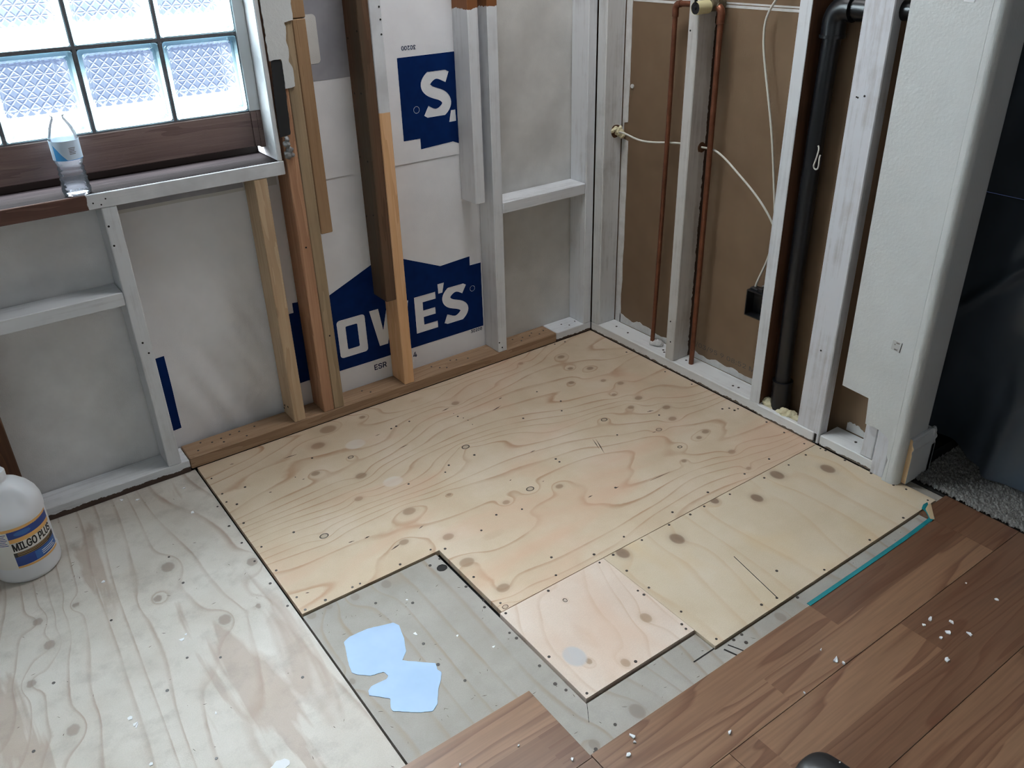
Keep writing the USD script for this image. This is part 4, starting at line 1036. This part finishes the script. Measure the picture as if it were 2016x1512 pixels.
obj('cap', place(cp, ex, ey, ez, (.022, -.4600, 1.2025)), 'cream_plastic', sv, label='cream plastic cap over the valve stem', smooth=40)
st_ = lathe([(.001, .0465), (.0167, .0465), (.0167, .0496), (.005, .0496), (.0045, .0545), (.001, .0545)], n=24)
obj('stem', cat(place(st_, ex, ey, ez, (.022, -.4600, 1.2025)), place(block(-.003, .003, .010, .024, .044, .0525, .001), ex, ey, ez, (.022, -.4600, 1.2025))), 'black_plastic', sv, label='black round stem face with a tab', smooth=30)

# drain pipe
dp = thing('drain_pipe', 'thick black plastic drain pipe standing between two white studs, elbow at its top', 'pipe', loc=(.045, -.872, .01))
obj('pipe', tube([(.045, -.883, -.010), (.045, -.872, .45), (.045, -.876, 1.165)], .0245, 28, 24), 'abs_black', dp)
obj('coupling', tube([(.045, -.8835, .006), (.045, -.8800, .128)], .0305, 28), 'abs_black', dp)
obj('coupling_rim', tube([(.045, -.8800, .126), (.045, -.8799, .131)], .0318, 28), 'abs_black', dp)
ar = [(.045, -.876, 1.150), (.045, -.876, 1.180), (.045, -.880, 1.202), (.045, -.892, 1.216), (.045, -.910, 1.221), (.045, -.925, 1.221)]
obj('elbow', tube(ar, .0310, 28, 30), 'abs_black', dp)
obj('elbow_rim', tube([(.045, -.876, 1.148), (.045, -.876, 1.156)], .0335, 28), 'abs_black', dp)
obj('elbow_rim', tube([(.045, -.921, 1.221), (.045, -.929, 1.221)], .0335, 28), 'abs_black', dp)
obj('branch_pipe', tube([(.045, -.925, 1.221), (.045, -1.30, 1.232)], .0245, 28), 'abs_black', dp)
obj('sleeve', tube([(.045, -.940, 1.2215), (.045, -.981, 1.2225)], .0305, 28), 'abs_black', dp)


def blob(centres, r, seed, amp=.35, flat=1.0):
    m = m3.Manifold()
    for i, c in enumerate(centres):
        rr = r[i] if np.ndim(r) else r
        m = m + m3.Manifold.sphere(rr, 20).scale((1, 1, flat)).translate(tuple(float(q) for q in c))
    m = m.refine_to_length(.004)
    mm = m.to_mesh()
    v = np.array(mm.vert_properties[:, :3], float)
    t = trimesh.Trimesh(v, np.array(mm.tri_verts), process=True)
    nse = meshkit.fbm(t.vertices / .009, 3, seed) - .5
    t.vertices = t.vertices + t.vertex_normals * (nse * amp * .012)[:, None]
    return t


obj('spray_foam', blob([(.030, -.845, .040), (.024, -.856, .036), (.019, -.870, .028), (.017, -.887, .022), (.018, -.905, .030), (.018, -.922, .040), (.024, -.942, .040), (.024, -.960, .032), (.020, -.935, .024), (.035, -.912, .026), (.018, -.914, .046), (.022, -.950, .048)],
                       [.018, .016, .013, .012, .015, .017, .017, .015, .013, .016, .010, .009], 3, 1.0), 'foam', category='foam', label='lumpy pale yellow spray foam around the foot of the black drain pipe', smooth=True)
obj('spray_foam', blob([(.060, -.050, .776), (.068, -.056, .770), (.050, -.048, .784), (.073, -.060, .762), (.040, -.047, .778), (.066, -.055, .784)], [.013, .015, .009, .013, .008, .009], 6, .9), 'foam',
    category='foam', label='small clump of cream spray foam sealing the cable hole in the corner stud', smooth=True)
obj('paint_clod', blob([(.045, -.312, .046), (.052, -.322, .050), (.040, -.300, .043), (.058, -.330, .044)], [.012, .013, .010, .009], 9, .8), 'mud', category='plaster', label='crusted lump of white plaster at the foot of the thinner copper pipe', smooth=True)

# cables
c1 = [(.060, -.055, .770), (.050, -.10, .7755), (.046, -.145, .770), (.047, -.199, .7665), (.060, -.306, .778), (.062, -.362, .784), (.060, -.42, .788), (.058, -.445, .788), (.062, -.490, .788), (.060, -.526, .779), (.052, -.605, .740), (.047, -.687, .690), (.050, -.757, .621), (.060, -.785, .560)]
obj('electric_cable', tube(c1, .0034, 10, 90), 'cable_white', category='cable', label='thin white cable sagging across behind the copper pipes from the corner stud', smooth=True)
c2 = [(.060, -.69, 1.34), (.060, -.671, 1.228), (.060, -.647, 1.186), (.060, -.6425, 1.135), (.060, -.652, 1.08), (.060, -.669, 1.019), (.060, -.709, .877), (.060, -.746, .702), (.060, -.7615, .60), (.060, -.758, .53), (.055, -.746, .47), (.046, -.730, .404), (.046, -.728, .385)]
obj('electric_cable', tube(c2, .0034, 10, 90), 'cable_white', category='cable', label='thin white cable hanging down the brown drywall into the black box', smooth=True)
jb = thing('junction_box', 'small black plastic electrical box fixed behind a white stud', 'electrical box', loc=(.045, -.745, .315))
jx0, jx1, jy0, jy1, jz0, jz1 = .018, .058, -.7955, -.7200, .312, .398
shell = m3.Manifold.cube((jx1 - jx0, jy1 - jy0, jz1 - jz0)).translate((jx0, jy0, jz0)) - m3.Manifold.cube((jx1 - jx0, jy1 - jy0 - .006, jz1 - jz0 - .006)).translate((jx0 - .004, jy0 + .003, jz0 + .003))
obj('box', shell, 'black_plastic', jb, smooth=False)
obj('clamp', cat(block(.030, .056, -.752, -.722, .398, .404), block(.026, .050, -.775, -.756, .398, .412)), 'black_plastic', jb, smooth=False)
obj('nail', tube([(.035, -.7640, .418), (.040, -.7955, .432)], .0022, 8), 'metal_dull', jb)
lp = [(.016, -.9025, .878), (.014, -.9075, .868), (.013, -.9065, .856), (.012, -.9045, .842), (.012, -.9010, .829), (.013, -.9000, .821), (.014, -.9040, .8150), (.014, -.9100, .8150), (.013, -.9145, .8215), (.013, -.9150, .832), (.014, -.9135, .845), (.016, -.9140, .855)]
obj('cord_loop', tube(lp, .0022, 8, 70), 'cable_white', category='cord', label='short white cord loop hanging against the black drain pipe', smooth=True)

obj('flashing_scrap', blob([(-1.138, -.004, .905), (-1.132, -.004, .89), (-1.140, -.005, .875), (-1.128, -.004, .875), (-1.135, -.004, .918)], [.010, .010, .010, .007, .007], 12, .9), 'flashing_grey', wl, label='crumpled grey flashing at the corner of the sill', smooth=True)
# sticker and tape on the finished drywall
stk = thing('sticker', 'small grey square paper sticker low on the white wall end', 'sticker', loc=(-.0127, -1.254, .414))
sh = affinity.rotate(sbox(-.0125, -.0145, .0125, .0145), -6, origin=(0, 0))
obj('paper', place(slab(affinity.translate(sh, 1.2540, .4135), .0012), *ON_RIGHT, (-.0128, 0, 0)), 'sticker_grey', stk, smooth=False)
marks = []
for dx, dz, w_, h_ in ((.004, .009, .010, .004), (-.003, .0035, .005, .004), (.001, -.0105, .010, .004)):
    for q in range(3 if w_ > .006 else 2):
        marks.append(affinity.translate(sbox(0, 0, w_ / 5, h_), 1.2540 + dx - w_ / 2 + q * w_ / 3, .4135 + dz - h_ / 2))
obj('print', place(slab(MultiPolygon(polys(unary_union(marks))), .0003), *ON_RIGHT, (-.0140, 0, 0)), 'ink_grey', stk, label='blurred dark print', smooth=False)
obj('painted_shadow', place(slab(affinity.translate(affinity.rotate(sbox(.0122, -.0145, .0138, .0145), -6, origin=(0, 0)), 1.2540, .4135), .0010), *ON_RIGHT, (-.0128, 0, 0)), 'void_dark', stk, label='painted shadow along the right edge of the sticker', smooth=False)  # thin black strip drawn as the shadow of the sticker
obj('wall_tag', place(slab(affinity.rotate(sbox(1.239, 1.2555, 1.263, 1.290), -4), .0010), *ON_RIGHT, (-.0128, 0, 0)), 'chip_white', category='sticker', label='pale white paper tag high on the white wall end, cut by the top edge', smooth=False)
tp = unary_union([LineString([(-.60, -1.4865), (-.40, -1.4862), (-.20, -1.4850), (-.066, -1.4800)]).buffer(.0052, cap_style=2), Polygon([(-.085, -1.488), (-.060, -1.484), (-.046, -1.4600), (-.041, -1.4480), (-.018, -1.4400), (-.013, -1.4340), (-.030, -1.4330), (-.050, -1.4400), (-.056, -1.4560), (-.072, -1.474), (-.09, -1.478)])])
tpm = slab(tp, .0008)
tpm.apply_translation((0, 0, .0026))
obj('masking_tape', tpm, 'tape_teal', category='tape', label='teal masking tape strip along the laminate edge, curling at its far end', smooth=False)

# crumbs of plaster on the laminate
crumbs = [(-0.419, -1.684, .012), (-0.448, -1.686, .006), (-0.39, -1.718, .008), (-0.426, -1.731, .010), (-0.454, -1.731, .005), (-0.397, -1.76, .013), (-0.237, -1.743, .006), (-0.503, -1.774, .008), (-0.696, -1.589, .007), (-0.695, -1.628, .010), (-0.689, -1.644, .005), (-0.823, -1.644, .006), (-1.023, -1.618, .006), (-0.239, -1.67, .005), (-1.183, -1.506, .008), (-1.22, -1.534, .011), (-1.378, -1.388, .004), (-1.494, -1.354, .004), (-1.313, -1.476, .005), (-1.19, -1.52, .006)]
CRUMB = ['topmost of the loose cluster of white plaster crumbs on the laminate near the carpet', 'tiny white crumb just below the topmost of the laminate cluster', 'white crumb at the upper right of the laminate cluster', 'white crumb in the middle of the laminate cluster',
         'tiny crumb just below the middle one of the laminate cluster', 'largest and lowest-right white crumb of the laminate cluster', 'lone white crumb nearest the picture edge, right of the laminate cluster', 'flat white smear-like crumb below the laminate cluster',
         'thin white crumb between the bare plywood edge and the first laminate seam', 'white crumb just above the first laminate seam, beside a smaller one', 'tiny white crumb touching the first laminate seam beside a larger one', 'small white crumb on the first laminate seam, halfway along',
         'pale crumb near the lower end of the first laminate seam', 'faint crumb above and left of the lone right-hand crumb', 'jagged white crumb lying across the inner laminate edge at bottom centre', 'long white crumb below the jagged one at bottom centre',
         'white speck near the top of the laminate piece at bottom left', 'white speck near the bottom edge on the laminate piece at bottom left', 'round white speck beside the dark joint of the bottom laminate piece', 'small white crumb between the jagged and the long crumb at bottom centre']
for k, (x, y, s) in enumerate(crumbs):
    m = flakes([(x, y)], .0022, s * .62, 40 + k)[0]
    t = trimesh.Trimesh(*trimesh.remesh.subdivide(m.vertices, m.faces), process=True)
    t.vertices[:, 2] = np.where(t.vertices[:, 2] > .0025, t.vertices[:, 2] + .0035 * meshkit.noise(t.vertices / .004, k), t.vertices[:, 2])
    obj('plaster_crumb', t, 'chip_white', category='plaster crumb', group='plaster crumbs on the laminate', label=CRUMB[k], smooth=False)

# carpet beyond the wall end and the plastic sheeting hung across the opening
cx0, cx1, cy0, cy1 = .062, 1.3, -3.2, -1.338
xs, ys = np.r_[np.arange(cx0, .48, .0032), np.arange(.48, cx1, .04)], np.r_[np.arange(cy0, -2.0, .03), np.arange(-2.0, cy1, .0032), cy1]
gx, gy = np.meshgrid(xs, ys, indexing='ij')
gx = np.where(gy > -1.44, np.maximum(gx, .030 + .030 * np.clip((-1.345 - gy) / .1, 0, 1) + .004 * meshkit.noise(np.stack([gy * 90, gy * 0, gy * 0], -1))), gx)
edge_k = np.clip((.0785 - gx) / .012, 0, 1)
gz = .003 + .006 * meshkit.noise(np.stack([gx / .0045, gy / .0045, 0 * gx], -1), 2) + .008 * rng.random(gx.shape) - edge_k * .006
v = np.stack([gx, gy, gz], -1).reshape(-1, 3)
i, j = [a.ravel() for a in np.meshgrid(np.arange(len(xs) - 1), np.arange(len(ys) - 1), indexing='ij')]
n = len(ys)
q = np.stack([i * n + j, (i + 1) * n + j, (i + 1) * n + j + 1, i * n + j + 1], 1)
obj('carpet', (v, q), 'carpet_pile', category='carpet', label='grey cut-pile carpet starting beyond the white wall end', kind='stuff', smooth=True)
obj('carpet_base', block(.06, 3.1, -4.6, -1.30, -.030, -.004), 'void_dark', floor, smooth=False)

ny, nz = 130, 120
ts, zs = np.linspace(0, 1, ny), np.linspace(0, 1, nz)
gt, gzz = np.meshgrid(ts, zs, indexing='ij')
yy_ = -1.02 - 1.35 * gt
zz_ = .018 + (CEIL - .03) * gzz ** 1.25
swag = np.clip((.62 - zz_) / .6, 0, 1)
flap = 1 / (1 + np.exp(-(-(yy_ + 1.455)) / .010))
xx_ = .275 + .05 * (meshkit.fbm(np.stack([yy_ * 5, zz_ * 1.6 + yy_ * 1.1, 0 * yy_ + 1], -1), 3, 2) - .5) * 2 + swag ** 2 * (.035 * np.sin(yy_ * 23) - .075 * flap) + .018 * np.exp(-((zz_ - .52 + (yy_ + 1.32) * 1.15) / .02) ** 2) * -1
xx_ = xx_ + .012 * np.maximum(0, (zz_ - .5 + (yy_ + 1.30) * 1.15)).clip(0, .2)
xx_ = np.maximum(xx_, np.where(yy_ > -1.37, .15, .0))
v = np.stack([xx_, yy_, zz_], -1).reshape(-1, 3)
i, j = [a.ravel() for a in np.meshgrid(np.arange(ny - 1), np.arange(nz - 1), indexing='ij')]
q = np.stack([i * nz + j, (i + 1) * nz + j, (i + 1) * nz + j + 1, i * nz + j + 1], 1)
obj('plastic_sheeting', (v, q), 'sheeting', category='plastic sheet', label='dark blue-grey plastic dust sheet hung in folds over the carpet beyond the wall end', smooth=True)

# water bottle on the sill
bz = .8606
bc = (-1.686, .0335, bz)
wb = thing('water_bottle', 'clear plastic water bottle with blue and white label standing on the window sill', 'bottle', loc=bc)
BR = 1.08
pr = [(.001, .004), (.018, .003), (.024, .0), (.029, .002), (.0315, .010)]
for k in range(5):
    z = .016 + k * .0125
    pr += [(.0315 - .0006 * k, z), (.0300 - .0008 * k, z + .004), (.0298 - .0008 * k, z + .007), (.0315 - .0006 * (k + 1), z + .0115)]
pr += [(.0290, .080), (.0305, .084), (.0310, .088), (.0310, .136), (.0305, .141), (.0295, .148), (.0245, .165), (.0165, .180), (.0130, .186), (.0130, .190), (.0160, .191), (.0160, .193), (.0125, .194)]
obj('body', lathe([(r_ * BR, z_) for r_, z_ in pr], bc, 56), 'clear_plastic', wb, smooth=50)
obj('water', lathe([(.001, .006), (.029, .006), (.0318, .012), (.0292, .020), (.0300, .028), (.0290, .034), (.001, .034)], bc, 40), 'water', wb, label='a little water in the bottom', smooth=40)


def wrap_round(shape, c, r, z, thick=.0003, seg=.004, flip_u=False):
    """A flat drawing (arc length, height) bent round a vertical cylinder; arc 0 faces -y, growing towards +x."""
    m = slab(shape, thick)
    v, f = trimesh.remesh.subdivide_to_size(m.vertices, m.faces, seg, max_iter=9)
    v = np.array(v)
    a = v[:, 0] / r
    rr = r + v[:, 2]
    return trimesh.Trimesh(np.stack([c[0] + rr * np.sin(a), c[1] - rr * np.cos(a), z + v[:, 1]], 1), np.array(f), process=False)


obj('label', wrap_round(sbox(-math.pi * .0338, .0, math.pi * .0338, .046), bc, .0338, bz + .089), 'bottle_label', wb, label='pale printed label', smooth=False)
obj('label_blue', wrap_round(unary_union([Polygon([(-.036, .0), (-.006, 0), (-.016, .012), (-.026, .026), (-.036, .038)]), sbox(-.040, 0, .040, .0012)]), bc, .0341, bz + .089), 'bottle_label_blue', wb, label='blue swoosh on the label', smooth=False)
lines = [sbox(.001, .028 - .0035 * k, .017 - .0015 * (k % 3), .0292 - .0035 * k) for k in range(5)]
obj('label_print', wrap_round(unary_union(lines), bc, .0341, bz + .0895), 'ink_grey', wb, label='tiny grey print', smooth=False)

# one-gallon jug on the old plywood
JZ = OLDZ
jc = (-2.064, -.170, JZ)
jg = thing('cleaner_jug', 'white one-gallon plastic jug with blue, white and orange label by the left wall', 'jug', loc=jc)
jp = [(.001, .003), (.060, .002), (.070, .0), (.0760, .006), (.0785, .014), (.0790, .040), (.0765, .046), (.0765, .168), (.0785, .173), (.0795, .186), (.0785, .200), (.0730, .218), (.0620, .236), (.0470, .252), (.0310, .263), (.0205, .268), (.0195, .272), (.0195, .292)]
jbody = lathe(jp, jc, 72)
v = jbody.vertices.copy()
ang = np.arctan2(v[:, 0] - jc[0], -(v[:, 1] - jc[1]))
hz = v[:, 2] - JZ
dent = np.exp(-((ang - .10) / .52) ** 4) * np.clip((hz - .186) / .02, 0, 1) * np.clip((.258 - hz) / .02, 0, 1)
v[:, :2] -= (v[:, :2] - np.array(jc[:2])) * (dent * .22)[:, None]
jbody = trimesh.Trimesh(v, jbody.faces, process=False)
obj('body', jbody, 'hdpe', jg, smooth=45)
obj('handle', tube([(jc[0] - .030, jc[1] - .012, JZ + .262), (jc[0] - .055, jc[1] - .024, JZ + .256), (jc[0] - .074, jc[1] - .033, JZ + .232), (jc[0] - .078, jc[1] - .036, JZ + .200), (jc[0] - .072, jc[1] - .030, JZ + .178)], .0115, 14, 30), 'hdpe', jg)
obj('cap', lathe([(.001, .0), (.0215, .0), (.0220, .016), (.0205, .0185), (.001, .019)], (jc[0], jc[1], JZ + .276), 44), 'cap_white', jg, smooth=40)
LR = .0768
A0, A1 = -.30 * LR, 1.22 * LR
lz = JZ + .050
LHT = .116
rise = lambda s: .0


def band(u0, u1, f0, f1, bow=.006):
    """A label band between two height fractions, bowed upwards to the right."""
    us = np.linspace(u0, u1, 14)
    k = (us - A0) / (A1 - A0)
    sw = bow * (k ** 1.6)
    lo = [(u, f0 * LHT + s) for u, s in zip(us, sw if f0 > .001 else sw * 0)]
    hi = [(u, min(f1 * LHT + s, LHT)) for u, s in zip(us, sw if f1 < .999 else sw * 0)]
    return Polygon(lo + hi[::-1])


obj('label_panel', wrap_round(sbox(-1.25 * LR, -.002, A1, LHT + .003), jc, LR - .0002, lz), 'label_white', jg, label='white label wrapped round the jug', smooth=False)
for b_ in (band(A0, A1, 0, .045, 0), sbox(-1.2 * LR, LHT - .006, A1, LHT + .002), band(A0, A1, .66, .76, .004)):
    obj('label_trim', wrap_round(b_, jc, LR + .0001, lz), 'label_orange', jg, label='orange band of the label', smooth=False)
obj('label_field', wrap_round(band(A0, A1, .76, .945, .004), jc, LR + .0001, lz), 'label_blue', jg, label='upper blue field of the label', smooth=False)
obj('label_field', wrap_round(band(A0, A1, .05, .29, .004), jc, LR + .0001, lz), 'label_blue', jg, label='lower blue field of the label', smooth=False)
obj('label_field', wrap_round(band(A0 + .045, A1 - .002, .07, .27, .004), jc, LR + .0005, lz), 'label_blue_light', jg, label='lighter blue panel', smooth=False)
obj('label_oval', wrap_round(affinity.scale(Point(A0 + .034, .845 * LHT + .002).buffer(.009), 2.2, .75), jc, LR + .0005, lz), 'label_blue_light', jg, label='lighter blue oval behind the maker lettering', smooth=False)
obj('label_field', wrap_round(band(A0, A1, .29, .40, .005), jc, LR + .0001, lz), 'label_black', jg, label='black stripe of the label', smooth=False)
for f0, f1, e_ in ((.372, .388, .012), (.335, .352, .020), (.300, .312, .030)):
    obj('label_stripe', wrap_round(band(A0 + .008, A1 - e_, f0, f1, .005), jc, LR + .0005, lz), 'label_gold', jg, label='gold line on the black stripe', smooth=False)


def round_text(text, height, u, z, width, mat, name='label_text', label=None, bold=True, slope=.05):
    m = letters(text, height, bold)
    if bold:
        m = cat(*[m.copy().apply_translation((dx * height, 0, 0)) for dx in (0, .03, .06)])
    w_ = m.bounds[1][0]
    v = m.vertices * [width / w_, 1, .3]
    a = (v[:, 0] + u) / LR
    rr = LR + .0004 + v[:, 2]
    zz = lz + z + v[:, 1] + slope * v[:, 0]
    return obj(name, trimesh.Trimesh(np.stack([jc[0] + rr * np.sin(a), jc[1] - rr * np.cos(a), zz], 1), m.faces, process=False), mat, jg, label=label, smooth=False)


round_text('MILGO PLUS', .0215, A0 + .001, .448 * LHT, A1 - A0 - .008, 'label_black', label='bold black product lettering')
round_text('DRIEAZ', .0075, A0 + .020, .825 * LHT, .030, 'label_white', label='small white maker lettering', slope=.03)
pl_ = [sbox(-1.15 * LR, (.62 + .028 * 1.6 * k) * LHT, -.34 * LR - .002 * (k % 3), (.633 + .028 * 1.6 * k) * LHT) for k in range(7)]
obj('label_print', wrap_round(unary_union(pl_), jc, LR + .0002, lz), 'label_blue', jg, label='rows of small print', smooth=False)
fine = [sbox(A0 + .062, (.12 + .045 * k) * LHT, A1 - .010 - .006 * (k % 2), (.135 + .045 * k) * LHT) for k in range(3)]
obj('label_print', wrap_round(unary_union(fine), jc, LR + .0008, lz), 'label_white', jg, label='faint white print on the blue', smooth=False)

# shoe at the lower edge
sh_ = thing('shoe', 'toe of a black shoe dotted with white plaster, cut off by the bottom edge', 'shoe', loc=(-.988, -1.90, .002))
ol = [(.0, .0), (.020, -.002), (.038, -.010), (.050, -.026), (.055, -.052), (.056, -.085), (.050, -.140), (.043, -.190), (.042, -.240), (.036, -.275), (.018, -.292), (-.004, -.294), (-.026, -.286), (-.038, -.262), (-.041, -.215), (-.044, -.160), (-.050, -.100), (-.050, -.060), (-.044, -.026), (-.030, -.008), (-.014, -.001)]
outline = Polygon(ol).buffer(.004).buffer(-.004)


def loft(levels, shift):
    rings = []
    for z, inset, cut_y in levels:
        gq = outline.buffer(-inset)
        p = np.array([gq.exterior.interpolate(t, normalized=True).coords[0] for t in np.linspace(0, 1, 72, endpoint=False)])
        a = np.arctan2(p[:, 0], p[:, 1] + .14)
        p = p[np.argsort(a)]
        rings.append(np.c_[p, np.array([z(y) if callable(z) else z for y in p[:, 1]])])
    n = 72
    v = np.vstack(rings + [rings[-1].mean(0)[None]])
    f = []
    for i in range(len(rings) - 1):
        for j in range(n):
            k = (j + 1) % n
            f += [[i * n + j, (i + 1) * n + k, i * n + k], [i * n + j, (i + 1) * n + j, (i + 1) * n + k]]
    e = (len(rings) - 1) * n
    for j in range(n):
        f.append([e + j, len(v) - 1, e + (j + 1) % n])
    return trimesh.Trimesh(v + np.array(shift), np.array(f), process=True)


TOE = (-.988, -1.754, .002)
top = lambda base, k: (lambda y: base + k * np.clip((-y - .06) / .14, 0, 1) ** 1.3)
obj('sole', loft([(.0, .003, 0), (.004, .0, 0), (.022, .0, 0), (.024, .002, 0)], TOE), 'shoe_sole', sh_, smooth=40)
obj('upper', loft([(.024, .003, 0), (.036, .003, 0), (top(.048, .03), .007, 0), (top(.056, .05), .014, 0), (top(.061, .055), .022, 0), (top(.064, .06), .032, 0)], TOE), 'shoe_black', sh_, smooth=60)
lace = []
for k in range(4):
    lace = []
    y = TOE[1] - .112 - .022 * k
    z = .002 + .068 + .06 * np.clip((.112 + .022 * k - .06) / .14, 0, 1) ** 1.3
    obj('lace', tube([(TOE[0] - .026, y, z - .010), (TOE[0], y - .006, z + .002), (TOE[0] + .026, y, z - .010)], .003, 8, 14), 'shoe_black', sh_)

sp = []
for k, (dx, dy, s) in enumerate([(.018, -.022, .0028), (-.040, -.040, .0050), (-.052, -.045, .0022), (.030, -.060, .002)]):
    z = .0685 - (.016 if abs(dx) > .03 else .010 if dy > -.03 else 0)
    obj('plaster_speck', trimesh.creation.icosphere(2, s).apply_scale((1, .7, .5)).apply_translation((TOE[0] + dx, TOE[1] + dy, z)), 'chip_white', sh_, label='white plaster speck', smooth=True)
